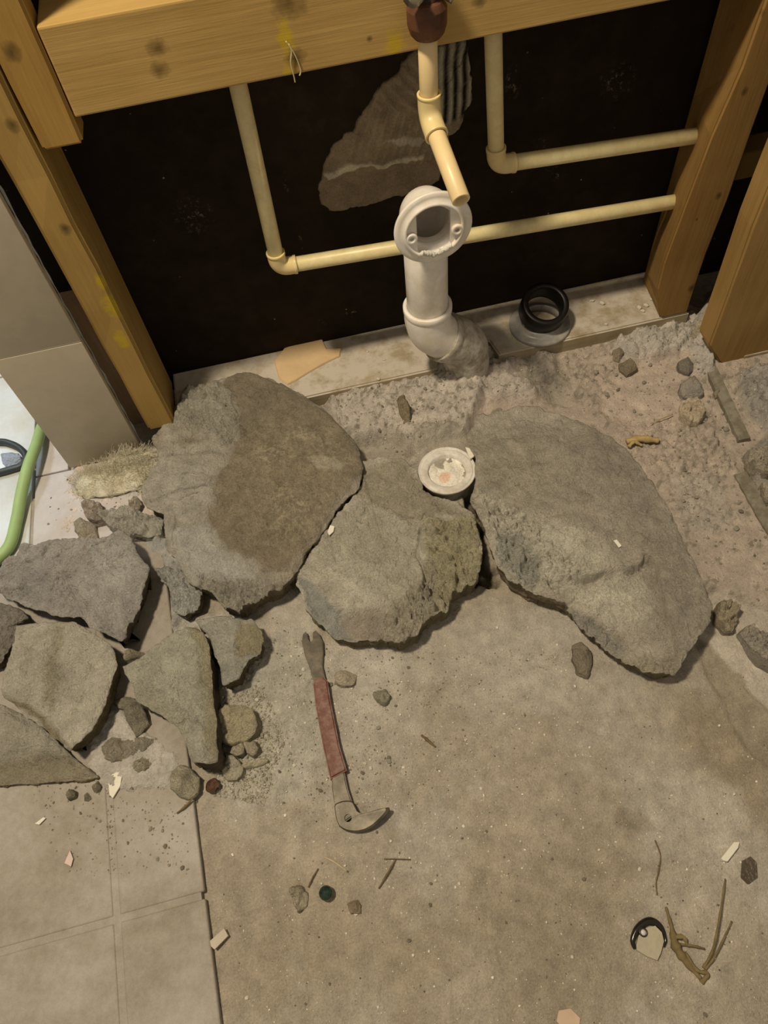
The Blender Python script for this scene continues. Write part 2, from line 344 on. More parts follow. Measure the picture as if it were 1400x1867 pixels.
CONC = AL(150, 133, 105); SAND = AL(164, 144, 117); GREY = AL(138, 126, 104); PALE = AL(158, 147, 124); DUSTY = AL(168, 152, 124)
def Z(px, **k): k['px'] = px; return k
ground_zones = [
    # worn concrete: dusty and bare patches
    Z([(480, 1110), (700, 1180), (900, 1120), (1040, 1140), (1080, 1260), (900, 1330), (760, 1300), (690, 1480), (600, 1430), (500, 1480), (380, 1500), (400, 1250)], soft=.05, warp=.04, col=AL(160, 146, 120), mix=.75),
    Z([(400, 1130), (560, 1150), (600, 1250), (580, 1420), (480, 1470), (380, 1440), (390, 1250)], soft=.02, warp=.02, col=AL(160, 148, 122), mix=.7, amp=.0035, s=2.2),
    Z([(860, 1120), (1010, 1080), (1050, 1150), (960, 1200), (860, 1190)], soft=.02, col=AL(162, 148, 122), mix=.6),
    Z([(1100, 1250), (1220, 1300), (1320, 1480), (1400, 1560), (1380, 1700), (1200, 1700), (1160, 1600), (1250, 1560), (1130, 1440), (1040, 1330)], soft=.03, warp=.03, col=AL(160, 145, 119), mix=.6, amp=.0008, s=2),
    Z([(850, 1740), (940, 1720), (930, 1800), (860, 1867), (780, 1840)], soft=.018, warp=.02, col=AL(168, 152, 126), mix=.65),
    Z([(1250, 1260), (1400, 1330), (1440, 1560), (1330, 1480), (1240, 1360)], soft=.03, col=AL(126, 108, 78), mix=.6),
    Z([(420, 1700), (560, 1600), (700, 1700), (900, 1560), (1100, 1500), (1140, 1867), (420, 1900)], soft=.05, warp=.03, col=AL(134, 117, 88), mix=.55),
    Z([(760, 1240), (830, 1225), (850, 1290), (800, 1330), (760, 1310)], soft=.012, warp=.012, col=AL(138, 122, 94), mix=.5),
    Z([(1080, 1590), (1130, 1560), (1180, 1600), (1160, 1660), (1100, 1660)], soft=.02, warp=.02, col=AL(138, 121, 92), mix=.5),
    Z([(420, 1560), (470, 1520), (520, 1560), (500, 1640), (430, 1650)], soft=.02, warp=.02, col=AL(134, 118, 92), mix=.6),
    Z([(600, 1180), (720, 1190), (760, 1230), (690, 1300), (640, 1290)], soft=.02, warp=.02, col=AL(166, 152, 126), mix=.6),
    Z([(1260, 1400), (1330, 1430), (1400, 1560), (1360, 1640), (1300, 1560), (1270, 1480)], soft=.012, warp=.02, col=AL(170, 154, 126), mix=.6),
    Z([(1180, 1640), (1280, 1620), (1350, 1700), (1280, 1790), (1200, 1740)], soft=.015, warp=.02, col=AL(164, 147, 118), mix=.6),
    Z([(1180, 1480), (1120, 1470), (1120, 1500), (1160, 1520), (1195, 1510)], soft=.004, col=AL(125, 110, 84), mix=.6),
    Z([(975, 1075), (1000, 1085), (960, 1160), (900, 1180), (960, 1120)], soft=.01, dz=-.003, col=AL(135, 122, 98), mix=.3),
    # loose plaster dust behind the slabs
    Z([(560, 745), (800, 655), (1252, 560), (1500, 610), (1500, 1480), (1400, 1310), (1255, 1135), (1290, 1080), (1200, 980), (1060, 900), (900, 960), (860, 900), (760, 860), (640, 870), (590, 800)],
      soft=.006, dz=.010, zsoft=.008, amp=.0013, s=.9, col=SAND, agg=.7, agt=.80, ags=95),
    Z([(600, 735), (700, 690), (800, 660), (880, 700), (850, 800), (760, 830), (720, 800), (640, 815), (600, 760)], soft=.008, dz=.016, zsoft=.010, amp=.009, s=.8, seed=9, col=AL(170, 153, 127), agg=.8, agt=.66),
    Z([(640, 800), (720, 800), (760, 830), (740, 850), (660, 840)], soft=.008, dz=-.008, col=AL(136, 124, 100), mix=.7),  # hollow below the lump edge, overhang shade put into its colour
    Z([(790, 640), (900, 610), (1000, 650), (1020, 720), (960, 735), (860, 740), (800, 700)], soft=.012, dz=.014, zsoft=.016, amp=.010, s=.7, seed=13, col=AL(172, 154, 128), agg=.8, agt=.62, ags=80),
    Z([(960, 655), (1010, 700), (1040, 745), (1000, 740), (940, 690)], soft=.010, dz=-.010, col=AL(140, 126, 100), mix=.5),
    Z([(1110, 635), (1170, 605), (1260, 580), (1290, 640), (1300, 700), (1270, 690), (1240, 650), (1180, 665), (1130, 660)], soft=.006, dz=.012, zsoft=.010, amp=.018, s=.72, seed=17, col=AL(170, 155, 130)),
    Z([(1085, 700), (1130, 665), (1230, 660), (1245, 740), (1230, 830), (1150, 800), (1090, 760)], soft=.010, dz=-.003, col=AL(172, 150, 122)),
    Z([(1040, 730), (1090, 740), (1160, 800), (1210, 880), (1250, 960), (1225, 960), (1180, 880), (1120, 800)], soft=.006, amp=.006, s=1.1, seed=91),
    Z([(1020, 660), (1090, 640), (1130, 660), (1100, 730), (1050, 740)], soft=.010, amp=.006, s=.9, seed=93, agg=.6, agt=.7),
    Z([(1150, 770), (1300, 790), (1340, 860), (1260, 900), (1200, 860)], soft=.012, amp=.009, s=.9, seed=19, agg=.6, agt=.7),
    Z([(1225, 880), (1300, 870), (1330, 960), (1280, 980), (1240, 960)], soft=.012, amp=.008, s=1.3, seed=23, col=AL(160, 145, 120), mix=.6),
    Z([(1340, 690), (1500, 640), (1500, 960), (1400, 950), (1350, 850), (1390, 800), (1340, 740)], soft=.006, dz=.010, amp=.013, s=.7, seed=25, col=AL(138, 128, 108), mix=.8),
    Z([(1265, 600), (1290, 540), (1340, 500), (1345, 560), (1300, 640), (1290, 680)], soft=.006, dz=.014, amp=.020, s=.6, seed=27, col=AL(165, 150, 124)),
    Z([(1300, 1075), (1345, 1100), (1385, 1115), (1460, 1150), (1500, 1500), (1400, 1300), (1255, 1130)], soft=.004, dz=-.007, zsoft=.003, col=AL(170, 153, 125)),
    Z([(1250, 1135), (1300, 1180), (1400, 1290), (1500, 1400), (1500, 1500), (1330, 1320)], soft=.004, dz=-.004, col=AL(136, 120, 92), mix=.8),
    Z([(740, 860), (765, 800), (830, 790), (880, 830), (890, 900), (850, 930), (760, 890)], soft=.010, dz=.012, col=AL(146, 132, 106), mix=.8),
    Z([(868, 938), (884, 985), (896, 1030), (896, 1062), (872, 1066), (866, 1050), (878, 1000)], soft=.004, warp=.012, dz=-.022, zsoft=.005, amp=.006, s=1.2, col=AL(96, 82, 58)),  # sunken gap between slabs, its shade also painted dark
    Z([(846, 905), (872, 900), (880, 940), (858, 945)], soft=.003, warp=.003, dz=-.030, zsoft=.003, col=AL(96, 82, 58)),  # small pit, likewise coloured dark for shade
    Z([(120, 880), (140, 850), (290, 820), (300, 960), (180, 990), (110, 970)], soft=.012, dz=.009, zsoft=.01, amp=.0035, s=1.4, seed=31, col=AL(190, 168, 140)),
    Z([(160, 1300), (230, 1290), (330, 1380), (345, 1440), (240, 1460), (160, 1420)], soft=.010, dz=.0115, zsoft=.01, amp=.005, s=1.4, seed=33, col=AL(166, 152, 128)),
    Z([(250, 1170), (320, 1130), (400, 1120), (480, 1130), (480, 1230), (400, 1260)], soft=.010, dz=.004, amp=.005, s=1.3, seed=35, col=AL(158, 145, 120)),
    Z([(250, 960), (330, 1000), (345, 1120), (320, 1150), (312, 1090), (300, 1020), (260, 1010)], soft=.006, dz=.010, amp=.008, s=1, seed=37, col=AL(150, 140, 120)),
]
ground_cracks = [([(742, 826), (766, 850)], .0016, .010), ([(1255, 735), (1245, 765), (1255, 782), (1285, 775), (1300, 745)], .0016, .003),
                 ([(1170, 845), (1250, 835), (1330, 845)], .0014, .003), ([(1300, 800), (1340, 850), (1365, 890), (1400, 960)], .003, .009),
                 ([(1255, 600), (1290, 660), (1330, 740)], .0022, .006), ([(1205, 765), (1260, 750)], .0012, .002),
                 ([(840, 733), (900, 728), (930, 740)], .0016, .006), ([(700, 620), (660, 640)], .001, .001)]
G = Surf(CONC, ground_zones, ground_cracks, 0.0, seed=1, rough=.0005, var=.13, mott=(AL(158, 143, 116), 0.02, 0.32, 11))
def grid_mesh(x0, x1, y0, y1, st, fn):
    nx, ny = int((x1-x0)/st)+1, int((y1-y0)/st)+1
    X, Y = np.meshgrid(np.linspace(x0, x1, nx), np.linspace(y0, y1, ny)); xy = np.c_[X.ravel(), Y.ravel()]
    z, c = fn(xy); i = np.arange((nx-1)*(ny-1)); r, q = i//(nx-1), i % (nx-1); b = r*nx+q
    return np.c_[xy, z], np.c_[b, b+1, b+nx+1, b+nx], c, (nx, ny)
def ground_fn(xy):
    z, c = G(xy)
    left = sm(0.0, -0.012, xy[:, 0]-(-0.205+(0.9-0)*0.0))*0
    return z, c
GV, GF, GC, (gnx, gny) = grid_mesh(-0.72, 0.92, -0.20, 0.895, 0.0026, ground_fn)
floor = tag(link_mesh('floor', GV, GF, M_floor, None, True, GC, (0, 0, 0)), kind='structure')
GZ = GV[:, 2].reshape(gny, gnx)
def gz(x, y, r=1):
    i = int(round((x+0.72)/1.64*(gnx-1))); j = int(round((y+0.20)/1.095*(gny-1)))
    i = min(max(i, r), gnx-1-r); j = min(max(j, r), gny-1-r)
    z = float(GZ[j-r:j+r+1, i-r:i+r+1].mean())
    return max(z, 0.0085) if on_tile(x, y) else z

# floor tiles on the left, joints recessed
TC = XY([(213, 1676)], .009)[0]; TE = XY([(363, 1634)], .009)[0]; TU = (TE-TC)/np.linalg.norm(TE-TC)
e0, e1 = XY([(402, 1867)], .009)[0], XY([(301, 1040)], .009)[0]
TV = (e1-e0)/np.linalg.norm(e1-e0)
def on_tile(x, y):
    if y > 0.80: return False
    p = np.array([x, y])-e0; return (p[0]*TV[1]-p[1]*TV[0]) < 0
def tile_mat():
    m = N('dusty_beige_tile'); n1 = m.noise(9, 5, 0.6); n2 = m.noise(70, 5, 0.7); n3 = m.noise(600, 3, 0.6)
    f = m.math('MULTIPLY_ADD', n1, 0.7, m.math('MULTIPLY', n2, 0.45)); f = m.math('MULTIPLY_ADD', n3, 0.2, f)
    c = m.ramp(f, [(0.45, AL(118, 103, 78)), (0.66, AL(141, 126, 102)), (0.85, AL(157, 144, 120))])
    m.col(c); m.bump(m.math('MULTIPLY_ADD', n3, 0.5, n2), 0.0006, 1); return m.rough(0.62, 0.35)
M_tile = tile_mat()
M_paletile = plain('pale_cream_tile', AL(178, 165, 146), 0.6, 0.3, (200, .0008), 0.08, 20, dust=(AL(168, 150, 128), .8, 12))
M_grout = plain('old_grout', AL(150, 134, 105), 0.9, 0.2, (500, .0006))
def line_x(p, d, q, e):                   # intersection of two lines
    M = np.array([d, -e]).T; t = np.linalg.solve(M, q-p); return p+d*t[0]
TS = 0.30; gap = 0.0070
def tile_quad(ax, ay, bx, by):            # tile coordinates along TU (x) and the joint (y), cut at the edge line
    return [(ax, ay), (bx, ay), (bx, by), (ax, by)]
edge_off = lambda v: None
def make_tile(ax, ay, bx, by, mat, zt=.009, cut=True, lift=(0, 0)):
    bm = bmesh.new(); P = []
    for (u, v) in tile_quad(ax, ay, bx, by):
        p = TC+TU*u+TV*v
        if cut and u == bx and bx > 0.05: p = line_x(p, TU, e0, TV)
        P.append(p)
    z1 = [zt+lift[0]*q[0]+lift[1]*q[1] for q in P]
    hexa(bm, [(p[0], p[1], zt-.008) for p in P]+[(p[0], p[1], z) for p, z in zip(P, z1)], .0024, 3)
    return bm_link('floor_tile', bm, mat, floor, True)
for iy in range(-2, 3):
    y0_, y1_ = iy*TS+gap/2, (iy+1)*TS-gap/2
    if TC[1]+y0_ > 0.72: continue
    make_tile(gap/2, y0_, TS, y1_, M_tile)
    for ix in (-1, -2): make_tile(ix*TS+gap/2, y0_, (ix+1)*TS-gap/2, y1_, M_tile)
bm = bmesh.new(); P = [TC+TU*-0.62+TV*-0.62, line_x(TC+TV*-0.62, TU, e0, TV)-TU*.004, line_x(TC+TV*0.60, TU, e0, TV)-TU*.004, TC+TU*-0.62+TV*0.60]
hexa(bm, [(p[0], p[1], .0004) for p in P]+[(p[0], p[1], .0079) for p in P]); bm_link('grout_bed', bm, M_tile, floor)
# the next room's pale floor beyond the wall end, tiles laid in rows
def next_room():
    V = []
    xs = [-1.75, -1.40, -1.06, -0.72, -0.452]
    ys = [0.62, 0.79, 1.00, 1.21, 1.42, 1.63]
    for j in range(len(ys)-1):
        for i in range(len(xs)-1):
            bm = bmesh.new(); box(bm, xs[i]+.002, xs[i+1]-.002, ys[j]+.002, ys[j+1]-.002, -.004, .0115 if i < 3 else .0115, .0015)
            bm_link('floor_tile', bm, M_whitetile, floor, True)
    for j in (0,):
        bm = bmesh.new(); box(bm, -.450, -.26, ys[j]+.001, min(ys[j+1], .768)-.001, -.004, .0095, .0012); bm_link('floor_tile', bm, M_paletile, floor, True)
    bm = bmesh.new(); box(bm, -.450, -.40, .770, .96, -.004, .0095, .0012); bm_link('floor_tile', bm, M_paletile, floor, True)
M_whitetile = plain('white_glazed_tile', (0.56, 0.60, 0.62), 0.35, 0.5, (90, .0004), 0.08, 9, dust=((0.5, 0.47, 0.4), .5, 14))
next_room()
bm = bmesh.new(); box(bm, -2.2, -0.50, 0.60, 2.2, -.03, .0075); box(bm, -2.2, -0.72, -0.4, 0.60, -.03, .0005); box(bm, 0.9, 1.9, -0.4, 2.2, -.03, 0.0); box(bm, -0.5, 1.9, 0.895, 2.2, -.03, 0.0); box(bm, -2.2, 1.9, -1.2, -0.2, -.03, 0.0)
tag(bm_link('floor_subfloor', bm, M_grout), kind='structure')

# ---------------------------------------------------------------- walls and framing
def board_mat():
    m = N('black_wallboard'); n = m.noise(30, 5, 0.65); n2 = m.noise(5, 4, 0.6)
    c = m.ramp(m.math('MULTIPLY_ADD', n, 0.4, m.math('MULTIPLY', n2, 0.6)), [(0.42, (0.017, 0.0115, 0.007)), (0.62, (0.030, 0.021, 0.0145)), (0.8, (0.055, 0.043, 0.032))])
    v = m.n('ShaderNodeTexVoronoi'); m.l(m.pos, v.inputs['Vector']); v.inputs['Scale'].default_value = 38
    sp = m.math('MULTIPLY', m.math('LESS_THAN', v.outputs['Distance'], 0.045), m.math('GREATER_THAN', m.noise(60, 2), 0.52))
    c = m.mix(m.math('MULTIPLY', sp, 0.6), c, (0.4, 0.36, 0.3))
    # chalky scuffs at the places they show
    for (px, py, r, kx) in ((520, 330, .012, .25), (548, 440, .010, .2), (355, 395, .02, 1), (1010, 310, .012, .8), (985, 265, .012, .45), (1125, 150, .018, 1), (935, 150, .016, .5), (1020, 315, .008, 1), (640, 570, .008, 1), (585, 590, .006, 1)):
        q = PY(px, py, .8965); d = m.n('ShaderNodeVectorMath', operation='DISTANCE'); m.l(m.mapv((1/kx, 0, 1), (0, 0, 0)), d.inputs[0]); d.inputs[1].default_value = (q[0]/kx, 0, q[2])
        k = m.math('SUBTRACT', 1.0, m.math('DIVIDE', d.outputs['Value'], r*1.6), clamp=True)
        k = m.math('MULTIPLY', k, m.ramp(m.noise(170, 4, 0.75), [(0.55, 0.0), (0.66, 1.0)])); c = m.mix(m.math('MULTIPLY', k, 0.45), c, (0.42, 0.38, 0.30))
    m.col(c); m.bump(n, .0006, 1); return m.rough(0.85, 0.12)
M_black = board_mat()
bm = bmesh.new(); box(bm, -0.46, 1.25, .897, .912, -.05, 1.30); wall_back = tag(bm_link('wall_back', bm, M_black), kind='structure')

# torn patch with combed adhesive ridges on the wallboard
def patch():
    Pp = [(583, 372), (578, 345), (590, 300), (606, 262), (640, 238), (668, 192), (700, 150), (725, 128), (742, 100), (752, 92), (800, 82), (850, 70), (858, 130), (862, 178), (846, 205), (838, 232), (820, 245), (812, 300), (800, 330), (770, 345), (700, 366), (640, 380), (600, 384)]
    P = np.array([PY(x, y, .897)[[0, 2]] for x, y in Pp])
    B = []; n = len(P)
    for i in range(n):
        a, b = P[i], P[(i+1) % n]; k = max(2, int(np.linalg.norm(b-a)/.003))
        for t in range(k): B.append(a+(b-a)*t/k)
    B = np.array(B); q = np.c_[B, B[:, :1]*0]; B = B+np.c_[fbm(q*120, 3, 5), fbm(q*120+9, 3, 6)]*.0035
    c = P.mean(0)+np.array([.01, -.02]); K = 60; m = len(B); R = np.linspace(0, 1, K+1)[1:]
    UV = np.concatenate([[c]]+[c+(B-c)*r for r in R]); q = np.c_[UV, UV[:, :1]*0]
    h = .0020+.0008*fbm(q*60, 4, 8)
    def inside(pts, s=.004):
        S = np.array([PY(x, y, .897)[[0, 2]] for x, y in pts]); return 1-sm(-s, s, poly_sdf(UV+np.c_[fbm(q*60, 3, 5), fbm(q*60+9, 3, 6)]*.006, S))
    def along(p0, p1):
        a = PY(*p0, .897)[[0, 2]]; b = PY(*p1, .897)[[0, 2]]; d = (b-a)/np.linalg.norm(b-a); nrm = np.array([-d[1], d[0]])
        return (UV-a)@nrm, (UV-a)@d
    col = np.tile(AL(128, 108, 78), (len(UV), 1)); wv = fbm(q*18, 3, 9)*.006
    k1 = inside([(700, 140), (750, 90), (775, 85), (775, 210), (720, 195), (660, 190)]); s1, _ = along((715, 130), (760, 175))
    k2 = inside([(640, 235), (668, 185), (720, 190), (775, 225), (790, 300), (640, 295)]); s2, _ = along((672, 260), (692, 190))
    k3 = inside([(775, 60), (870, 60), (870, 190), (840, 215), (800, 225), (775, 200)]); s3, _ = along((840, 90), (835, 180))
    rid = lambda s, per: (0.5+0.5*np.cos((s+wv)/per*2*math.pi))**1.5
    h = h+k1*.0048*rid(s1, .0125)+k2*.0022*rid(s2, .0115)+k3*.0042*rid(s3, .0125)
    for k, s, per, hi in ((k1, s1, .0125, AL(146, 124, 92)), (k2, s2, .0115, AL(142, 122, 90))):
        kk = (k*.6*rid(s, per))[:, None]; col = col*(1-kk)+hi*kk
    kk = (k3*(1-rid(s3, .0125)))[:, None]; col = col*(1-kk)+np.array((.012, .009, .007))*kk
    kk = (k3*rid(s3, .0125))[:, None]; col = col*(1-kk)+AL(158, 146, 116)*kk
    k4 = inside([(590, 318), (640, 300), (720, 290), (770, 278), (770, 286), (700, 304), (680, 298), (640, 312), (600, 328)], .0015); col = col*(1-k4[:, None])+AL(182, 164, 128)*k4[:, None]; h += k4*.002
    k5 = inside([(580, 335), (640, 315), (800, 290), (810, 330), (700, 366), (600, 384)], .003); kk = (k5*.7)[:, None]; col = col*(1-kk)+AL(120, 100, 74)*kk; h -= k5*.0008
    k6 = inside([(700, 258), (760, 248), (775, 255), (730, 268)], .0015); kk = (k6*.8)[:, None]; col = col*(1-kk)+AL(166, 150, 120)*kk
    col = col*(1+.18*fbm(q*80, 3, 4))[:, None]
    rim = np.minimum(1, np.concatenate([[0]]+[np.full(m, r) for r in R])); h = h*(1-sm(.975, 1.0, rim))-.0002*sm(.99, 1, rim)
    V = np.c_[UV[:, 0], .897-h, UV[:, 1]]; F = [[0, 1+(i+1) % m, 1+i] for i in range(m)]
    for k in range(K-1):
        for i in range(m):
            j = (i+1) % m; F.append([1+k*m+i, 1+k*m+j, 1+(k+1)*m+j, 1+(k+1)*m+i])
    V2 = np.r_[V, [[c[0], .8975, c[1]]]]; lo = len(V); F += [[lo, 1+(K-1)*m+i, 1+(K-1)*m+(i+1) % m] for i in range(m)]
    o = link_mesh('adhesive_patch', V2, F, M_crumb, None, True, np.r_[np.clip(col, .005, .9), [[.05, .04, .03]]])
    tag(o, 'torn brown patch of combed tile adhesive on the black wallboard above the toilet pipe', 'adhesive patch')
patch()

pine = AL(168, 136, 84, .8); pineD = AL(140, 106, 56, .8)
def KN(px, py, Y, r): p = PY(px, py, Y); return (p[0], p[1], p[2], r)
M_beam = wood('beam_pine', AL(176, 138, 74, .85), AL(152, 115, 54, .85), 0, [KN(286, 88, .785, .009), KN(291, 128, .785, .009), KN(527, 5, .785, .016), KN(673, 71, .785, .0032), KN(538, 105, .785, .010), KN(873, 3, .785, .007)],
              yellow=[KN(521, 70, .785, .010), KN(527, 135, .785, .007), KN(720, 90, .785, .012)])
M_stud = wood('stud_pine', AL(158, 122, 60, .85), AL(126, 92, 38, .85), 2, [KN(23, 228, .785, .007), KN(119, 417, .785, .007), KN(118, 525, .785, .003)],
              yellow=[KN(205, 560, .785, .012), KN(222, 620, .785, .010), KN(185, 515, .785, .008)])
M_crip = wood('cripple_pine', AL(160, 120, 56, .85), AL(130, 93, 36, .85), 2, [KN(21, 95, .785, .009)])
M_rstud = wood('right_stud_pine', AL(138, 102, 50, .8), AL(104, 70, 26, .8), 2, [KN(1358, 167, .785, .005), KN(1310, 357, .785, .005), KN(1270, 400, .785, .0025), KN(1262, 525, .785, .008), KN(1328, 50, .83, .008), KN(1388, 25, .785, .004)])
M_sill = wood('dusty_sill_wood', AL(150, 128, 88), AL(106, 84, 46), 0, dust=(AL(184, 166, 136), .93))

bm = bmesh.new(); box(bm, -.1735, 1.2, .785, .868, .5085, .5915, .002)
t = tag(bm_link('header_beam', bm, M_beam), 'wide pale pine header beam across the top with two dark knots', 'beam')
# yellow glue drips and a loose thread on the beam
V, F = join(*[sweep(smooth_path([PY(*p, .783) for p in pts], 6), .0007, 6) for pts in ([(521, 75), (531, 92), (530, 115), (536, 140), (538, 150)], [(526, 80), (540, 105), (548, 128), (546, 138)])])
tag(link_mesh('loose_thread', V, F, plain('thread_white', AL(190, 165, 110), .8), None, True), 'thin pale glue thread hanging from the beam at a yellow spot', 'thread')

def loft(name, rows, mat, parent=None, bev=.0025):
    bm = bmesh.new(); R = [[bm.verts.new(tuple(map(float, p))) for p in r] for r in rows]; n = len(rows[0])
    for i in range(len(R)-1):
        for k in range(n): bm.faces.new([R[i][k], R[i][(k+1) % n], R[i+1][(k+1) % n], R[i+1][k]])
    bm.faces.new(R[0][::-1]); bm.faces.new(R[-1])
    bmesh.ops.recalc_face_normals(bm, faces=bm.faces)
    if bev: bmesh.ops.bevel(bm, geom=[e for e in bm.edges if len(e.link_faces) == 2 and e.calc_face_angle(0) > .5], offset=bev, segments=3, affect='EDGES')
    return bm_link(name, bm, mat, parent, False)
SZ = .036
def stud_rows(x0, x1, y0, y1, zs, seed=0, w=.0008):
    r = random.Random(seed); return [[(x0+r.uniform(-w, w), y0+r.uniform(-w, w), z), (x1+r.uniform(-w, w), y0, z), (x1, y1, z), (x0, y1, z)] for z in zs]
zs = [SZ]+[SZ+.06*i for i in range(1, 20)]
tag(loft('wall_stud', stud_rows(-.263, -.2215, .785, .876, zs, 1, .0012), M_stud, bev=.004), 'orange-yellow pine stud standing between the tiled wall end and the black board', 'stud')
tag(loft('blocking_stud', stud_rows(-.2185, -.1755, .785, .824, [.4815, .55, .62, .70, .80, 1.0], 2, .0006), M_crip, bev=.003), 'short pine block with one dark knot hanging beside the left end of the beam', 'stud')
# right stud, a little twisted, front arris wandering as on the photo
rr = []
for py, zz in ((0, .0),):
    pass
arr = [(.037, .557, .603), (.060, .549, .602), (.10, .536, .601), (.15, .534, .6005), (.24, .540, .6045), (.34, .548, .604), (.42, .560, .605), (.52, .564, .607), (.8, .566, .61), (1.2, .566, .61)]
for z, xl, xr in arr: rr.append([(xl, .785, z), (xr, .785, z), (xr+.002, .876, z), (.566, .876, z)])
o = tag(loft('wall_stud', rr, M_rstud, bev=.003), 'brown pine stud right of the supply pipes whose holes it takes', 'stud')
# second stud, on the right edge, nearer the camera
M_rs2 = wood('side_stud_pine', AL(150, 114, 60, .85), AL(120, 86, 36, .85), 2, [KN(1388, 410, .70, .006), KN(1385, 475, .70, .006), KN(1345, 575, .70, .004)])
e_ = [(PZ(1314, 672, .004)), ]
Y2 = .692
rows = []
for px, py in ((1314, 668), (1292, 633), (1307, 593), (1323, 550), (1352, 470), (1371, 416), (1400, 345), (1440, 250), (1490, 130)):
    q = PY(px, py, Y2); rows.append([(q[0], Y2, max(q[2], .004)), (q[0]+.10, Y2, max(q[2], .004)), (q[0]+.10, Y2+.04, max(q[2], .004)), (q[0]+.002, Y2+.04, max(q[2], .004))])
rows = sorted(rows, key=lambda r: r[0][2])
kept = [rows[0]]
for r in rows[1:]:
    if r[0][2] > kept[-1][0][2]+.012: kept.append(r)
kept.append([(p[0], p[1], 1.3) for p in kept[-1]])
tag(loft('side_stud', kept, M_rs2, bev=.003), 'wide brown stud at the right edge of the frame, feet in the rubble', 'stud')
# cavity behind: side sheathing and a horizontal block
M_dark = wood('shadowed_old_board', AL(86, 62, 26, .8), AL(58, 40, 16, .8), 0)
bm = bmesh.new(); box(bm, .606, .76, .80, .838, .255, .294, .003); tag(bm_link('cross_block', bm, wood('cross_block_pine', AL(132, 104, 50), AL(100, 74, 30), 0)), 'short dim cross block between the two right-hand studs', 'block')
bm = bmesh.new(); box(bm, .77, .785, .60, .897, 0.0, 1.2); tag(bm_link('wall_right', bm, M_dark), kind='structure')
# sill plate with a notch round the pipe, right length tucked under the stud
def sill():
    bm = bmesh.new(); out = [(-.22, .784), (-.10, .7835), (.05, .7845), (.192, .784), (.200, .800), (.210, .822), (.262, .826), (.286, .818), (.292, .784), (.45, .7845), (.606, .785), (.606, .8965), (-.22, .8965)]
    lo = [bm.verts.new((x, y, -.004)) for x, y in out]; hi = [bm.verts.new((x, y, .0362)) for x, y in out]; n = len(out)
    bm.faces.new(hi); bm.faces.new(lo[::-1])
    for i in range(n): bm.faces.new([lo[i], lo[(i+1) % n], hi[(i+1) % n], hi[i]])
    bmesh.ops.recalc_face_normals(bm, faces=bm.faces)
    bmesh.ops.bevel(bm, geom=[e for e in bm.edges if abs(e.verts[0].co.z-e.verts[1].co.z) < 1e-6 and e.verts[0].co.z > .03], offset=.0025, segments=3, affect='EDGES')
    return bm
tag(bm_link('sill_plate', sill(), M_sill), 'plaster-dusted wooden sill plate lying along the foot of the black wallboard', 'sill')
# brown jamb strip in the gap, behind the tiled wall end
bm = bmesh.new(); box(bm, -.335, -.2645, .84, .876, .0, .245, .002)
tag(bm_link('jamb_strip', bm, wood('jamb_wood', AL(170, 134, 92), AL(136, 104, 66), 2)), 'short brown wood strip in the gap between tiled wall and stud', 'strip')

# tiled wall end
TY = .769
bm = bmesh.new(); box(bm, -.392, -.298, TY+.010, TY+.022, .006, 1.2, .001)
wl = tag(bm_link('wall_left', bm, plain('plasterboard_edge', AL(150, 146, 128), .9, .2, (300, .0015), .2)), kind='structure')
M_wtile = plain('beige_wall_tile', AL(152, 135, 104, .66), 0.42, 0.4, None, 0.05, 14, dust=(AL(142, 126, 98, .66), .5, 30))
def wtile(z0, z1):
    bm = bmesh.new(); xr = lambda z: -.2820+.0125*z
    hexa(bm, [(-.3955, TY, z0), (xr(z0), TY, z0), (xr(z0), TY+.0098, z0), (-.3955, TY+.0098, z0), (-.3955, TY, z1), (xr(z1), TY, z1), (xr(z1), TY+.0098, z1), (-.3955, TY+.0098, z1)], .0010, 2); return bm_link('wall_tile', bm, M_wtile, wl, True)
wtile(.012, .2448); wtile(.2472, .56); wtile(.5624, .88)
bm = bmesh.new(); box(bm, -.394, -.280, TY+.0012, TY+.0098, .245, .247); box(bm, -.394, -.277, TY+.0012, TY+.0098, .5602, .5622)
bm_link('grout_joint', bm, plain('pale_grout', AL(196, 176, 142, .7), .8), wl)
V = []; F = []
for s in range(1):                        # ragged mortar bead down the cut edge
    pts = []; r = random.Random(s)
    for i in range(60): z_ = .02+i*.014; pts.append((-.2815+.0125*z_+r.uniform(-.0006, .0012), TY+.0105+r.uniform(-.001, .001), z_))
    v, f = sweep(pts, [r.uniform(.0006, .0020) for _ in pts], 8); V, F = join((V, F), (v, f))
bm_link_ = link_mesh('mortar_bead', V, F, plain('edge_mortar', AL(150, 144, 124), .9, .2, (400, .001), .25), wl, True)

# ---------------------------------------------------------------- plumbing
M_cpvc = plain('cream_supply_pipe', AL(214, 190, 128, .84), .38, .45, None, .05, 25, dust=(AL(190, 160, 96, .84), .4, 60))
M_cpvcC = plain('cream_front_pipe', AL(218, 184, 122), .38, .45, None, .05, 25)
M_fit = plain('yellowed_fitting', AL(212, 182, 116), .35, .45, None, .08, 60)
M_pvc = plain('white_pvc', AL(226, 208, 178, .84), .36, .45, None, .05, 22, dust=(AL(204, 180, 140), .6, 26))
M_pvcD = plain('cement_smeared_pvc', AL(190, 174, 146), .5, .4, (180, .0008), .06, 30, dust=(AL(128, 114, 78), .85, 38))
def tube(a, b, ro, ri, seg=32):
    a = np.array(a, float); b = np.array(b, float); L = np.linalg.norm(b-a); return lathe(a, b-a, [(0, ri), (0, ro-.0004), (.0004, ro), (L-.0006, ro), (L, ro-.0006), (L, ri)], seg)
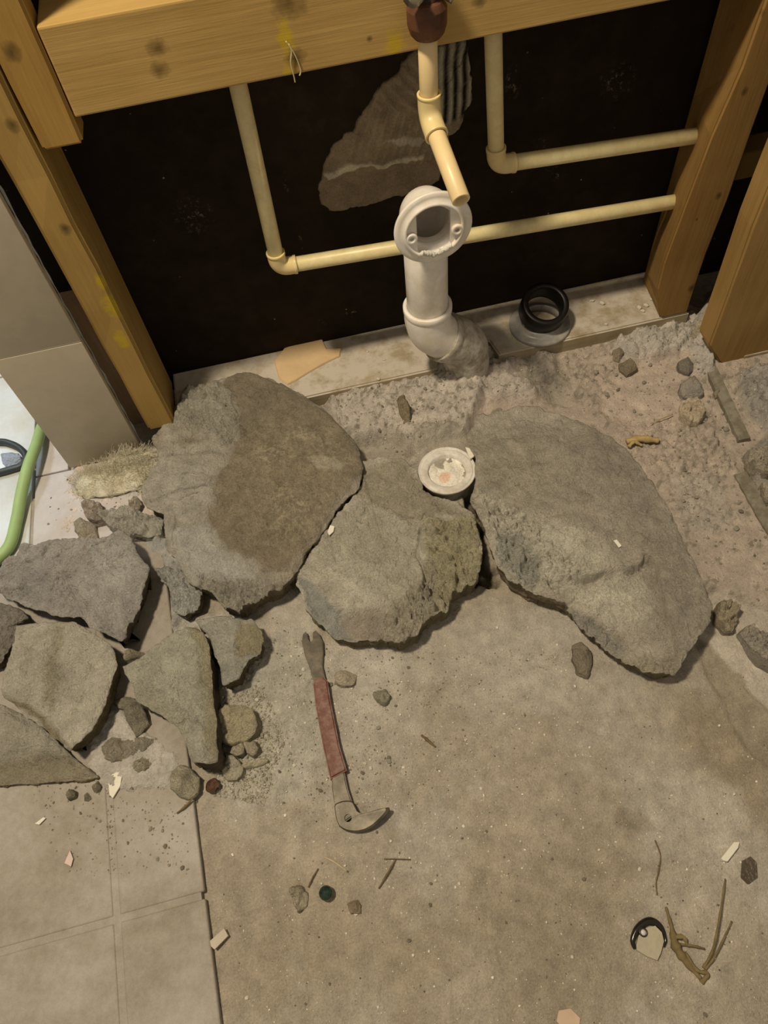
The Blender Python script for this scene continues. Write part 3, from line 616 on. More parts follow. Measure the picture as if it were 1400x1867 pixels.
def elbow(c, d1, d2, r, leg, hubr=None, lip=.006):
    """quarter/eighth bend: centre c, legs towards d1 and d2"""
    c = np.array(c, float); d1 = np.array(d1, float)/np.linalg.norm(d1); d2 = np.array(d2, float)/np.linalg.norm(d2)
    pts = []; n = 12
    for i in range(n+1):
        t = i/n; pts.append((1-t)**2*(c+d1*leg*.62)+2*t*(1-t)*c+t*t*(c+d2*leg*.62))
    pts = [c+d1*leg]+[c+d1*leg*.8]+pts+[c+d2*leg*.8]+[c+d2*leg]
    rr_ = [r]*len(pts)
    v, f = sweep(pts, rr_, 32, False)
    v2, f2 = lathe(c+d1*(leg-lip), d1, [(0, r), (.0005, r*1.05), (lip, r*1.05), (lip+.0003, r*1.02), (lip+.0003, r*.84), (0, r*.84)], 32)
    v3, f3 = lathe(c+d2*(leg-lip), d2, [(0, r), (.0005, r*1.05), (lip, r*1.05), (lip+.0003, r*1.02), (lip+.0003, r*.84), (0, r*.84)], 32)
    return join((v, f), (v2, f2), (v3, f3))
YP = .833; R_ = .0100
def supply(label, top, cor, end):
    T = PY(*top, YP); Cn = PY(*cor, YP); E_ = PY(*end, YP); T[2] = .5085; x = (T[0]+Cn[0])/2
    d1 = T-Cn; d1 /= np.linalg.norm(d1); d2 = E_-Cn; d2 /= np.linalg.norm(d2)
    E_ = Cn+d2*((.5665-Cn[0])/d2[0])
    t = empty('supply_pipe', Cn, label, 'pipe')
    v, f = tube(Cn+d1*.008, T, R_, R_*.76); link_mesh('pipe', v, f, M_cpvc, t, True)
    v, f = tube(Cn+d2*.008, E_, R_, R_*.76); link_mesh('pipe', v, f, M_cpvc, t, True)
    v, f = elbow(Cn, d1, d2, R_*1.2, .024, lip=.004); o = link_mesh('elbow_fitting', v, f, M_fit, t, True)
supply('cream supply pipe dropping at left, then running low behind the toilet pipe', (437, 165), (508, 487), (1258, 363))
supply('cream plastic supply pipe at right with elbow, the upper of the two entering the stud', (896, 70), (905, 301), (1298, 243))
# front stub: straight piece, 45 degree bend, open-ended piece leaning forward
YS = .762
S0 = PY(779, 62, YS); S1 = PY(783, 213, YS); E1 = PY(841, 366, .662)
S0[0] = S1[0]
t = empty('stub_pipe', S1, 'cream plastic pipe from the shutoff valve ending in an open cut end above the flange', 'pipe')
dn = (E1-S1)/np.linalg.norm(E1-S1)
v, f = tube(S0, S1+(S0-S1)*.05, .0098, .0075); link_mesh('pipe', v, f, M_cpvcC, t, True)
v, f = tube(S1+dn*.01, E1, .0098, .0072); link_mesh('pipe', v, f, M_cpvcC, t, True)
v, f = elbow(S1, S0-S1, dn, .0122, .025, lip=.003); link_mesh('elbow_fitting', v, f, M_fit, t, True)
# shutoff valve at the top
M_cop = plain('tarnished_copper', AL(92, 56, 34), .55, .4, (90, .0004), .35, 60, metal=.2)
M_chr = plain('scratched_metal', (.42, .38, .33), .3, .5, (120, .0006), .2, 60, metal=.9)
VB = S0+np.array([0, 0, 0]); t = empty('shutoff_valve', VB, 'tarnished copper shutoff valve on top of the front cream pipe, cut by the frame', 'valve')
v, f = lathe(VB+np.array([0, 0, -.002]), (0, 0, 1), [(0, 0.0), (0, .0135), (.004, .017), (.012, .0195), (.026, .0195), (.032, .016), (.034, .008), (.034, 0.0)], 28, False); link_mesh('compression_nut', v, f, M_cop, t, False)
v, f = lathe(VB+np.array([0, 0, .030]), (0, 0, 1), [(0, .0), (0, .012), (.022, .013), (.026, .016), (.032, .016), (.034, .010), (.05, .010), (.05, 0)], 20, False); link_mesh('valve_body', v, f, M_chr, t, True)
v, f = lathe(VB+np.array([.012, -.006, .044]), (.72, -.35, -.45), [(0, .0), (0, .0075), (.010, .0075), (.011, .009), (.017, .009), (.017, .0045), (.008, .0045)], 20, False); link_mesh('outlet', v, f, M_chr, t, True)
v, f = lathe(VB+np.array([-.006, -.006, .045]), (-.5, -.8, .1), [(0, 0), (0, .006), (.016, .006), (.018, .010), (.026, .010), (.026, 0)], 12, False); link_mesh('handle', v, f, M_chr, t, True)

# closet pipe with its flange
RX, RY, RR = .1775, .775, .0295
FZ = PY(790, 417, .728)[2]; FX = PY(790, 417, .728)[0]
t = empty('toilet_pipe', (RX, RY, 0), 'white plastic toilet drain pipe with a round two-eared flange facing the room', 'pipe')
HZ = .168
v, f = tube((RX, RY, HZ-.01), (RX, RY, FZ-.028), RR*.97, RR*.86, 48); link_mesh('riser_pipe', v, f, M_pvc, t, True)
# top bend: body from riser up and forward, closed back dome
pts = []; c = np.array([RX, RY, FZ])
p0 = c+np.array([0, 0, -.046]); p2 = np.array([FX, .738, FZ])
for i in range(17):
    s_ = i/16; pts.append((1-s_)**2*p0+2*s_*(1-s_)*np.array([RX, RY+.006, FZ+.004])+s_*s_*p2)
v, f = sweep(pts, [RR*1.08]*17, 48, False)
v2, f2 = sweep(pts, [RR*.90]*17, 48, False); f2 = [q[::-1] for q in f2]
v3, f3 = lathe(p0+np.array([0, 0, -.002]), (0, 0, 1), [(0, RR*.97), (0, RR*1.12), (.010, RR*1.12), (.013, RR*1.08)], 48, False)
v, f = join((v, f), (v2, f2), (v3, f3)); link_mesh('top_elbow', v, f, M_pvc, t, True)
FR = .0475; fa = np.array([FX, .728, FZ]); fd = np.array([0.0, -1.0, 0.0])
prof = [(-.016, RR*1.10), (-.008, RR*1.16), (-.004, FR*.80), (-.0035, FR-.001), (-.0025, FR), (0.0, FR), (.0012, FR-.0008), (.0012, FR*.88), (.0015, FR*.80), (.0055, FR*.77), (.0065, FR*.735), (.0055, FR*.70), (.001, FR*.69), (-.0045, FR*.68), (-.005, RR*.90), (-.016, RR*.90)]
v, f = lathe(fa, fd, prof, 64); fl = link_mesh('flange', v, f, M_pvc, t, True)
for sgn, epx in ((-1, (751, 437)), (1, (834, 420))):   # bolt ears with a hole, standing in the ring
    ec = PY(epx[0], epx[1], .7225); ec[1] = .7275
    v, f = lathe(ec, fd, [(0, .0026), (0, .0070), (.0050, .0072), (.0058, .0064), (.0058, .0028)], 28)
    link_mesh('bolt_ear', v, f, M_pvc, fl, True)
    bm = bmesh.new(); Rw = FR*.70; ch = .0205; a1 = math.acos(ch/Rw); P_ = []
    for i in range(15): a = -a1+2*a1*i/14; P_.append((fa[0]+sgn*Rw*math.cos(a), fa[2]+Rw*math.sin(a)))
    lo = [bm.verts.new((p[0], .7315, p[1])) for p in P_]; hi = [bm.verts.new((p[0], .7265, p[1])) for p in P_]; bm.faces.new(lo); bm.faces.new(hi[::-1])
    for i in range(15): bm.faces.new([lo[i], lo[(i+1) % 15], hi[(i+1) % 15], hi[i]])
    bm_link('ear_web', bm, M_pvc, fl)
# crust of plaster in the bottom of the flange
V = []; F = []
crust = []
for i in range(26):
    a = math.radians(236+i*3.0); rad_ = FR*.66+random.uniform(-.001, .001)
    crust.append((FX+math.cos(a)*rad_, .7235+random.uniform(-.001, .001), FZ+math.sin(a)*rad_))
v, f = sweep(crust, [random.uniform(.0022, .0042) for _ in crust], 8); link_mesh('plaster_crust', v, f, plain('plaster_crust', AL(205, 190, 160), .95, .1, (500, .001)), fl, True)
# lower hub and the two bends
hub0 = np.array([RX, RY, HZ]); n1 = np.array([RX, RY, .128]); n2 = np.array([.2365, .783, .075]); n3 = np.array([.2400, .786, -.01])
v, f = lathe(hub0+np.array([0, 0, .010]), (0, 0, -1), [(0, RR*.98), (-.0005, RR*1.13), (.0006, RR*1.17), (.008, RR*1.17), (.010, RR*1.13), (.010, RR*.98)], 48)
pp = smooth_path([hub0, hub0*.5+n1*.5+np.array([0, 0, .004]), n1+np.array([.006, 0, 0]), n1*.6+n2*.4], 7)
v2, f2 = sweep(pp, [RR*1.13]*len(pp), 48)
v, f = join((v, f), (v2, f2)); link_mesh('upper_bend', v, f, M_pvc, t, True)
dd = (n2-n1)/np.linalg.norm(n2-n1); s0 = n1+dd*.026
v, f = lathe(s0, dd, [(0, RR*1.05), (-.0004, RR*1.24), (.0008, RR*1.27), (.012, RR*1.27), (.013, RR*1.2)], 48, False)
pp = smooth_path([s0+dd*.002, n2+np.array([-.006, 0, .004]), n2*.6+n3*.4, n3], 8)
v2, f2 = sweep(pp, list(np.linspace(1.25, 1.20, len(pp))*RR), 48)
v, f = join((v, f), (v2, f2)); lb = link_mesh('lower_bend', v, f, M_pvcD, t, True); lb['label'] = 'lower bend smeared with grey cement'

# black coupling ring and grey flange lying on the sill
cz = .0365; q = PZ(986, 598, cz)
prof = [(0, .0270), (0, .0405), (.0008, .0415), (.0045, .0415), (.006, .0400), (.0068, .034), (.009, .0300), (.014, .0285), (.014, .0265)]
prof = [(a, r*1.17) for a, r in prof]
v, f = lathe(np.array([q[0], q[1]+.006, cz]), (0, 0, 1), prof, 64)
tag(link_mesh('drain_flange', v, f, plain('dull_grey_plastic', AL(128, 120, 102), .32, .5, None, .1, 40, dust=(DUST, .5, 45)), None, True), 'dull grey round flange lying flat on the sill under the black ring', 'flange')
ax = np.array([.02, -.35, .94]); ax /= np.linalg.norm(ax); base = np.array([q[0]+.002, q[1]+.010, cz+.0225])
v, f = lathe(base, ax, [(a, r*1.24) for a, r in [(0, .0222), (0, .0275), (.003, .0300), (.020, .0300), (.030, .0290), (.0312, .0282), (.0312, .0226), (.030, .0220), (.003, .0220)]], 64)
tag(link_mesh('coupling_ring', v, f, plain('black_rubber', (.006, .005, .0045), .42, .35, None, .1, 40), None, True), 'black rubber coupling ring resting tilted on the grey flange on the sill', 'ring')

# floor drain socket
q = PZ(815, 858, .030); t = empty('floor_drain', (q[0], q[1], .0), 'round white plastic floor drain half filled with plaster between the slabs', 'drain')
D0 = np.array([q[0], q[1], .0]); DR = .0412
v, f = lathe(D0, (0, 0, 1), [(0, DR*.80), (0, DR*.90), (.022, DR*.92), (.026, DR*.97), (.0295, DR), (.0315, DR), (.0322, DR*.98), (.0300, DR*.94), (.0298, DR*.90), (.0315, DR*.885), (.0318, DR*.85), (.0305, DR*.70), (.0298, DR*.665), (.012, DR*.64), (.0, DR*.64)], 64)
link_mesh('collar', v, f, plain('dusty_white_pvc', AL(202, 188, 160), .5, .35, (250, .0005), .06, 40, dust=(AL(168, 148, 116), .6, 60)), t, True)
def disc(c, R, h, seed, amp, colr, n=48, K=22):
    V = [[c[0], c[1], 0]]; F = []
    for k in range(1, K+1):
        for i in range(n): a = 2*math.pi*i/n; V.append([c[0]+math.cos(a)*R*k/K, c[1]+math.sin(a)*R*k/K, 0])
    V = np.array(V); z = c[2]+amp*fbm(np.c_[V[:, :2]*60, V[:, :1]*0], 4, seed)+h*(1-np.linalg.norm(V[:, :2]-c[:2], axis=1)/R)
    V[:, 2] = z; F = [[0, 1+i, 1+(i+1) % n] for i in range(n)]
    for k in range(K-1):
        for i in range(n): j = (i+1) % n; F.append([1+k*n+i, 1+(k+1)*n+i, 1+(k+1)*n+j, 1+k*n+j])
    return V, F
v, f = disc(np.array([q[0], q[1], .0225]), DR*.68, .003, 4, .005, None)
cc = np.tile(AL(205, 190, 158), (len(v), 1)); d_ = np.linalg.norm(v[:, :2]-(q[:2]+np.array([-.005, -.006])), axis=1); k_ = (1-sm(.006, .011, d_))[:, None]; cc = cc*(1-k_)+AL(196, 158, 124)*k_
link_mesh('plaster_fill', v, f, M_crumb, t, True, cc)
def flake(name, pts, z, mat, thick=.0012, label=None, cat=None, group=None, parent=None, tilt=(0, 0), bev=.0002):
    P = XY(pts, z); c = P.mean(0); bm = bmesh.new()
    zz = [z+(p-c)@np.array(tilt) for p in P]
    lo = [bm.verts.new((p[0], p[1], h)) for p, h in zip(P, zz)]; hi = [bm.verts.new((c[0]+(p[0]-c[0])*.97, c[1]+(p[1]-c[1])*.97, h+thick)) for p, h in zip(P, zz)]
    n = len(P); bm.faces.new(lo[::-1]); bm.faces.new(hi)
    for i in range(n): bm.faces.new([lo[i], lo[(i+1) % n], hi[(i+1) % n], hi[i]])
    return tag(bm_link(name, bm, mat, parent, False), label, cat, group)
M_chip = plain('pale_chip', AL(208, 192, 158), .8, .2, (300, .0004), .06, 90)
flake('plaster_chip', [(848, 816), (866, 822), (864, 834), (857, 838), (852, 826)], .0345, M_chip, .002, 'small white chip on the far right rim of the floor drain', 'chip', tilt=(.1, .0))

# ---------------------------------------------------------------- broken concrete
ROCKS = [XY([(552, 1150), (592, 1150), (600, 1240), (634, 1408), (650, 1470), (712, 1474), (700, 1500), (650, 1522), (615, 1512), (570, 1240)])]
def warmer(c): return np.array(c)*np.array([1.08, 1.03, .93])
def rock(name, label, cat, px, zt, zones=(), cracks=(), base=GREY, tilt=(0, 0), res=.0016, edge=.004, under=.004, jag=.0025, side=None, samp=.006, rough=.0015, seed=0, group=None, mott=None, zb=None, bulge=.0, centre=None, crown=0.0, mat=None, smooth=True, facets=0):
    P = XY(px, zt); B = []; n = len(P); ROCKS.append(XY(px, zt*.5))
    for i in range(n):
        a, b = P[i], P[(i+1) % n]; L = np.linalg.norm(b-a); k = max(1, int(L/res))
        for s in range(k): B.append(a+(b-a)*s/k)
    B = np.array(B)
    for _ in range(0 if facets else 2): B = (np.roll(B, 1, 0)+2*B+np.roll(B, -1, 0))/4
    q = np.c_[B, B[:, :1]*0]
    B = B+jag*(np.c_[fbm(q*45, 4, seed+200, .6), fbm(q*45+31, 4, seed+201, .6)])*1.6
    m = len(B); c = P.mean(0) if centre is None else XY([centre], zt)[0]
    rm = np.linalg.norm(B-c, axis=1).mean(); K = max(5, int(rm/res)); R = np.linspace(0, 1, K+1)[1:]
    xy = np.concatenate([[c]]+[c+(B-c)*r for r in R])
    S = Surf(base, zones, cracks, zt, seed, rough, .13, mott)
    z, col = S(xy); cen = P.mean(0); z = z+zt+(xy-cen)@np.array(tilt)
    fr = random.Random(seed)
    for k_ in range(facets):
        a_ = 6.283*(k_+fr.uniform(-.3, .3))/facets; dk = np.array([math.cos(a_), math.sin(a_)]); pr = (xy-cen)@dk; ext = ((P-cen)@dk).max()
        z = z-np.maximum(0, pr-ext*fr.uniform(-.05, .5))*fr.uniform(.35, 1.0)
    z = np.maximum(z, zt*.62)
    rr2 = np.concatenate([[0.0]]+[np.full(m, r) for r in R]); dist = (1-rr2)*np.concatenate([[rm]]+[np.linalg.norm(B-c, axis=1)]*K)
    z = z-edge*np.exp(-(dist/(edge*1.1+1e-5))**1.2)+crown*(1-rr2**2)
    V = [np.c_[xy, z]]; Cc = [col]; base_i = 1+(K-1)*m
    zr = z[base_i:]; gb = (zb if zb is not None else min(.0, 0)-.001)
    nrm = np.roll(B, -1, 0)-np.roll(B, 1, 0); nrm = np.c_[nrm[:, 1], -nrm[:, 0]]; nrm /= np.maximum(1e-9, np.linalg.norm(nrm, axis=1))[:, None]
    ar = 0.5*np.sum(B[:, 0]*np.roll(B[:, 1], -1)-np.roll(B[:, 0], -1)*B[:, 1])
    if ar < 0: nrm = -nrm
    H = max(.004, (zr.mean()-gb)); nS = max(4, int(H/res)); F = []
    sc = np.array(side if side is not None else base)  # darker side tones put the shade of the flanks into the colour
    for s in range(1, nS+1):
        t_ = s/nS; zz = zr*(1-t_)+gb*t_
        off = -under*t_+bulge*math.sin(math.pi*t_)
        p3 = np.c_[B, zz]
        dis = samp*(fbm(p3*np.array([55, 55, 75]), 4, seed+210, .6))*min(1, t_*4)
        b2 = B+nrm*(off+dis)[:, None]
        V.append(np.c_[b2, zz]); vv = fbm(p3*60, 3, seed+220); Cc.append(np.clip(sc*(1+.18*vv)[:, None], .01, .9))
    V = np.concatenate(V); Cc = np.concatenate(Cc)
    idx = np.arange(m); j = (idx+1) % m; T = []
    T.append(np.c_[np.zeros(m, int), 1+idx, 1+j])
    tot = K-1+nS
    for k in range(tot):
        a = 1+k*m+idx; b = 1+k*m+j; c2 = 1+(k+1)*m+j; d2 = 1+(k+1)*m+idx
        T.append(np.c_[a, d2, c2]); T.append(np.c_[a, c2, b])
    lo = len(V); V = np.r_[V, [[c[0], c[1], gb]]]; Cc = np.r_[Cc, [sc]]
    T.append(np.c_[np.full(m, lo), 1+tot*m+j, 1+tot*m+idx]); T = np.concatenate(T)
    if ar < 0: T = T[:, ::-1]
    o = link_mesh(name, V, T, mat or M_rub, None, smooth, Cc)
    return tag(o, label, cat, group)

slabL = [(415, 682), (450, 676), (500, 690), (550, 715), (600, 750), (640, 792), (655, 815), (664, 850), (650, 885), (610, 930), (585, 970), (560, 1008), (530, 1055), (500, 1075), (470, 1090), (440, 1112), (405, 1108), (385, 1080), (365, 1072), (340, 1056), (325, 1026), (305, 1000), (295, 962), (300, 935), (265, 920), (254, 902), (262, 870), (290, 832), (282, 815), (274, 798), (300, 765), (318, 735), (332, 715), (370, 698), (400, 690)]
rock('concrete_slab', 'large upturned concrete slab at left with dark textured centre and pale smeared rim', 'slab', slabL, .046, [
    Z([(415, 690), (450, 680), (500, 693), (550, 718), (600, 752), (650, 812), (662, 850), (610, 925), (560, 1005), (530, 1048), (480, 1040), (440, 1018), (400, 985), (378, 950), (375, 905), (395, 870), (420, 830), (438, 795), (430, 740), (405, 705)], soft=.005, warp=.005, dz=.004, zsoft=.003, col=AL(122, 106, 80), mix=.95),
    Z([(470, 770), (600, 780), (640, 840), (590, 920), (550, 990), (500, 1000), (430, 960), (400, 920), (420, 850)], soft=.03, veins=.6, vcol=AL(160, 144, 108), vs=95, col=AL(128, 112, 82), mix=.5),
    Z([(555, 835), (590, 832), (635, 845), (620, 858), (580, 852)], soft=.003, col=AL(160, 144, 112), mix=.8),
    Z([(335, 715), (400, 695), (430, 730), (438, 790), (415, 810), (360, 790), (320, 770)], soft=.006, amp=0.0130, s=.75, seed=41, dz=.004, col=AL(146, 134, 108)),
    Z([(385, 770), (440, 780), (450, 805), (420, 815), (400, 805)], soft=.004, amp=0.0087, s=.8, seed=43, dz=.003),
    Z([(262, 870), (300, 830), (380, 850), (390, 920), (350, 960), (300, 935), (256, 905)], soft=.012, col=AL(150, 138, 114), slope=(.10, 0)),
    Z([(300, 960), (370, 960), (420, 1020), (480, 1060), (440, 1090), (350, 1060)], soft=.012, col=AL(154, 144, 122)),
    Z([(360, 1060), (470, 1050), (520, 1070), (480, 1100), (440, 1120), (395, 1115)], soft=.006, amp=0.0174, s=.8, seed=45, dz=-.004, col=AL(140, 128, 104)),
    Z([(480, 1090), (620, 920), (662, 850), (670, 870), (560, 1040), (500, 1100)], soft=.004, dz=-.002, col=AL(140, 124, 98), mix=.7)],
    [([(275, 912), (320, 893), (375, 884)], .0015, .0045), ([(318, 864), (350, 862), (392, 866)], .0013, .003), ([(322, 911), (360, 899)], .0012, .003), ([(372, 1050), (362, 1072)], .002, .008),
     ([(305, 828), (350, 824), (400, 822)], .0016, .004), ([(318, 935), (316, 985)], .0015, .003), ([(400, 735), (430, 748), (436, 760)], .0016, .006), ([(325, 790), (345, 800), (395, 806)], .0013, .002), ([(562, 915), (580, 912), (590, 917)], .0012, .002), ([(300, 765), (345, 775)], .0012, .002)],
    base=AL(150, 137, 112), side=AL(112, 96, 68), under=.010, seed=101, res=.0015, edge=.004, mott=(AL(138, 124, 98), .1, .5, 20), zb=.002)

mid = [(655, 838), (690, 828), (735, 829), (757, 850), (772, 880), (795, 898), (835, 906), (858, 925), (872, 960), (880, 1010), (872, 1058), (845, 1074), (825, 1082), (815, 1110), (775, 1132), (757, 1160), (735, 1172), (700, 1168), (670, 1160), (640, 1166), (606, 1164), (585, 1130), (560, 1105), (536, 1045), (560, 1010), (600, 955), (640, 905), (662, 868)]
rock('concrete_slab', 'pale middle concrete chunk beside the floor drain with a crumbly yellowish right side', 'slab', mid, .038, [
    Z([(770, 940), (800, 955), (830, 942), (868, 945), (884, 1010), (876, 1062), (815, 1112), (760, 1140), (750, 1090), (775, 1010)], soft=.005, amp=0.0159, s=.85, seed=51, dz=.002, col=AL(150, 136, 100)),
    Z([(700, 1120), (760, 1060), (790, 1020), (800, 1110), (750, 1175), (690, 1175)], soft=.007, amp=0.0145, s=.95, seed=53, dz=-.003, col=AL(148, 134, 106)),
    Z([(600, 960), (700, 930), (780, 960), (770, 1040), (690, 1100), (600, 1060), (560, 1010)], soft=.02, amp=0.0022, s=2.0, col=AL(160, 147, 118), mix=.8),
    Z([(650, 850), (735, 829), (800, 900), (850, 930), (770, 955), (700, 930), (650, 905)], soft=.010, dz=-.004, col=AL(144, 130, 102)),
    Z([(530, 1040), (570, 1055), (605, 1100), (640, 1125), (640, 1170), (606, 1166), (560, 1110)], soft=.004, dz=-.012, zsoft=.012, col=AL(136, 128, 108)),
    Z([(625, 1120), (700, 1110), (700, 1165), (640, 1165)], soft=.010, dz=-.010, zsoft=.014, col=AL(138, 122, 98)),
    Z([(735, 829), (775, 880), (850, 905), (868, 935), (800, 925), (740, 880)], soft=.008, dz=-.006, zsoft=.010)],
    [([(675, 908), (720, 930), (755, 938)], .0016, .002), ([(768, 965), (760, 1010), (772, 1040), (765, 1080)], .002, .006), ([(835, 1030), (840, 1060), (838, 1075)], .0022, .008), ([(770, 1060), (800, 1085), (812, 1100)], .002, .007)],
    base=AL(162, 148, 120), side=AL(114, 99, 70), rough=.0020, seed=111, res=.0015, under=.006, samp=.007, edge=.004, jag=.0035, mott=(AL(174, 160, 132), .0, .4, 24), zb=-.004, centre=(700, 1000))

right = [(868, 742), (905, 736), (960, 728), (1010, 736), (1060, 757), (1110, 790), (1150, 822), (1190, 872), (1225, 932), (1258, 1000), (1286, 1060), (1302, 1105), (1300, 1130), (1270, 1165), (1248, 1200), (1238, 1222), (1200, 1220), (1165, 1208), (1110, 1172), (1062, 1130), (1042, 1100), (1000, 1085), (965, 1076), (925, 1052), (903, 1022), (893, 990), (880, 955), (858, 905), (868, 868), (868, 830), (852, 795)]
rock('concrete_slab', 'largest concrete slab, grey with a stepped ledge, lying at right of the floor drain', 'slab', right, .050, [
    Z([(860, 735), (960, 722), (1060, 750), (1060, 790), (960, 770), (870, 800)], soft=.014, dz=-.018, zsoft=.030, col=AL(162, 147, 120), mix=.7),
    Z([(850, 790), (960, 780), (1030, 860), (960, 960), (870, 920), (850, 860)], soft=.03, col=AL(148, 134, 106), mix=.7, dz=-.006, zsoft=.03),
    Z([(855, 880), (900, 890), (960, 930), (1000, 1000), (1080, 1040), (1050, 1065), (960, 1080), (900, 1025), (875, 955)], soft=.010, amp=0.0130, s=.9, seed=61, col=AL(172, 158, 128)),
    Z([(915, 960), (965, 985), (990, 1030), (975, 1075), (925, 1050), (900, 1010)], soft=.006, amp=0.0116, s=.8, seed=63, dz=-.005, col=AL(148, 138, 114)),
    Z([(930, 940), (1050, 960), (1120, 1010), (1090, 1040), (1000, 1045), (960, 990)], soft=.015, amp=0.0029, s=1.6, veins=.5, vcol=AL(190, 176, 144), col=AL(174, 160, 130), mix=.85),
    Z([(1002, 1066), (1060, 1052), (1130, 1042), (1165, 1030), (1188, 1012), (1200, 1035), (1215, 1110), (1240, 1190), (1240, 1230), (1160, 1215), (1060, 1140), (1030, 1090)], soft=.0025, warp=.002, dz=-.015, zsoft=.0026),
    Z([(1040, 1062), (1130, 1046), (1180, 1050), (1190, 1120), (1110, 1130), (1050, 1100)], soft=.012, veins=.5, vcol=AL(184, 170, 138), vs=90, amp=.003, s=1.8, col=AL(172, 158, 128), mix=.85),
    Z([(1040, 1095), (1080, 1120), (1130, 1150), (1150, 1210), (1110, 1180), (1050, 1130), (1025, 1092)], soft=.006, amp=0.0159, s=.9, seed=65, dz=-.004, col=AL(140, 129, 106)),
    Z([(1140, 1190), (1250, 1200), (1240, 1230), (1170, 1220)], soft=.006, amp=0.0087, s=.9, seed=67, col=AL(142, 128, 100)),
    Z([(1040, 860), (1100, 840), (1110, 900), (1070, 920), (1035, 900)], soft=.006, amp=0.0043, s=.8, seed=69),
    Z([(1110, 790), (1190, 870), (1260, 1000), (1300, 1110), (1240, 1200), (1200, 1120), (1190, 1000), (1130, 900), (1060, 820)], soft=.035, col=AL(132, 118, 96), mix=.9)],
    [([(1004, 1062), (1060, 1050), (1130, 1040), (1165, 1028), (1182, 1012)], .0026, .007), ([(1040, 1095), (1060, 1080), (1110, 1095)], .002, .006), ([(1182, 935), (1190, 927)], .0014, .003), ([(1255, 1138), (1262, 1155), (1268, 1160)], .0014, .003),
     ([(855, 905), (880, 925), (905, 935), (945, 930)], .002, .006), ([(905, 965), (945, 985), (960, 1000)], .0022, .006), ([(985, 1000), (990, 960)], .0016, .003), ([(1205, 1195), (1225, 1200), (1235, 1195)], .0014, .003)],
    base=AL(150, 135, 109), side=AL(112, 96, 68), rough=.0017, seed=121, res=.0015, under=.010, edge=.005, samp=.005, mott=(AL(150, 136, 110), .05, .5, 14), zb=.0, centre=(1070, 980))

# the heap at left
rock('concrete_chunk', 'broad dark grey concrete chunk under the tiled wall end, topmost of the left heap', 'concrete chunk',
     [(-22, 1052), (0, 1022), (18, 1010), (28, 1012), (44, 988), (60, 990), (85, 985), (130, 984), (190, 979), (215, 968), (240, 982), (252, 1010), (276, 1040), (266, 1075), (242, 1130), (226, 1168), (190, 1156), (142, 1124), (110, 1122), (60, 1110), (20, 1090), (0, 1080), (-22, 1070)], .050,
     [Z([(165, 990), (240, 985), (265, 1040), (230, 1060), (160, 1040)], soft=.012, amp=0.0043, s=1.4, col=AL(152, 142, 120), mix=.8), Z([(80, 1040), (140, 1040), (140, 1090), (90, 1090)], soft=.008, amp=0.0087, s=.7, seed=71),
      Z([(150, 1060), (250, 1045), (240, 1130), (200, 1140)], soft=.015, col=AL(148, 138, 118), mix=.7), Z([(0, 1040), (50, 1020), (120, 1100), (50, 1100)], soft=.015, dz=-.006, col=AL(128, 118, 100), mix=.7)],
     [([(0, 1052), (30, 1030), (46, 1020)], .0014, .005), ([(46, 1019), (70, 1015)], .0012, .003), ([(85, 1000), (75, 1020)], .0012, .003)],
     base=AL(142, 130, 110), side=AL(96, 82, 58), seed=131, under=.016, samp=.006, edge=.003, zb=.010, rough=.0026, jag=.0035, tilt=(.05, .03), mott=(AL(146, 136, 114), .1, .5, 25))
rock('concrete_chunk', 'pale sandy four-sided concrete chunk with a pitted stripe down its face', 'concrete chunk',
     [(28, 1138), (75, 1131), (130, 1129), (168, 1150), (200, 1172), (212, 1215), (196, 1258), (181, 1300), (166, 1328), (125, 1368), (92, 1340), (45, 1302), (0, 1266), (6, 1235), (20, 1190), (25, 1155)], .050,
     [Z([(95, 1140), (115, 1140), (110, 1220), (95, 1300), (75, 1290), (85, 1220)], soft=.007, amp=0.0043, s=2.2, seed=73, dz=-.0015, col=AL(140, 128, 98), mix=.8),
      Z([(60, 1150), (190, 1160), (180, 1290), (60, 1290)], soft=.02, amp=0.0017, s=2.6, seed=75),
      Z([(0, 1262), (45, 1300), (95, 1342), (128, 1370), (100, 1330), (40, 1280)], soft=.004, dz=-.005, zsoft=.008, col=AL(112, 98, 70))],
     base=AL(156, 143, 116), side=AL(106, 90, 60), seed=141, under=.010, edge=.003, zb=.010, tilt=(-.02, .0))
rock('concrete_chunk', 'dark crumbly concrete chunk at the left edge beneath the broad grey one', 'concrete chunk',
     [(-60, 1095), (0, 1096), (40, 1112), (55, 1130), (30, 1140), (24, 1165), (8, 1200), (-10, 1215), (-60, 1230)], .030, [Z([(-60, 1095), (60, 1110), (20, 1210), (-60, 1220)], soft=.01, amp=.006, s=1, seed=77)], base=AL(120, 108, 88), side=AL(90, 76, 52), seed=151, zb=.008)
rock('concrete_chunk', 'grey concrete wedge at the left frame edge with a shaded front slope', 'concrete chunk',
     [(-60, 1290), (0, 1284), (32, 1296), (75, 1324), (125, 1374), (172, 1414), (110, 1420), (40, 1424), (-60, 1430)], .030,
     [Z([(-60, 1385), (30, 1380), (90, 1372), (128, 1376), (180, 1416), (100, 1430), (-60, 1440)], soft=.010, warp=.002, dz=-.010, zsoft=.014, col=AL(128, 114, 86)),  # front slope darkened, shading put into its colour
      Z([(40, 1340), (60, 1345), (95, 1375), (60, 1370)], soft=.004, dz=-.003), Z([(-60, 1284), (30, 1296), (60, 1320), (20, 1310), (-60, 1300)], soft=.004, dz=-.006)],
     base=AL(146, 134, 108), side=AL(108, 92, 62), seed=161, zb=.0085, tilt=(.0, .07), under=.0, jag=.001)
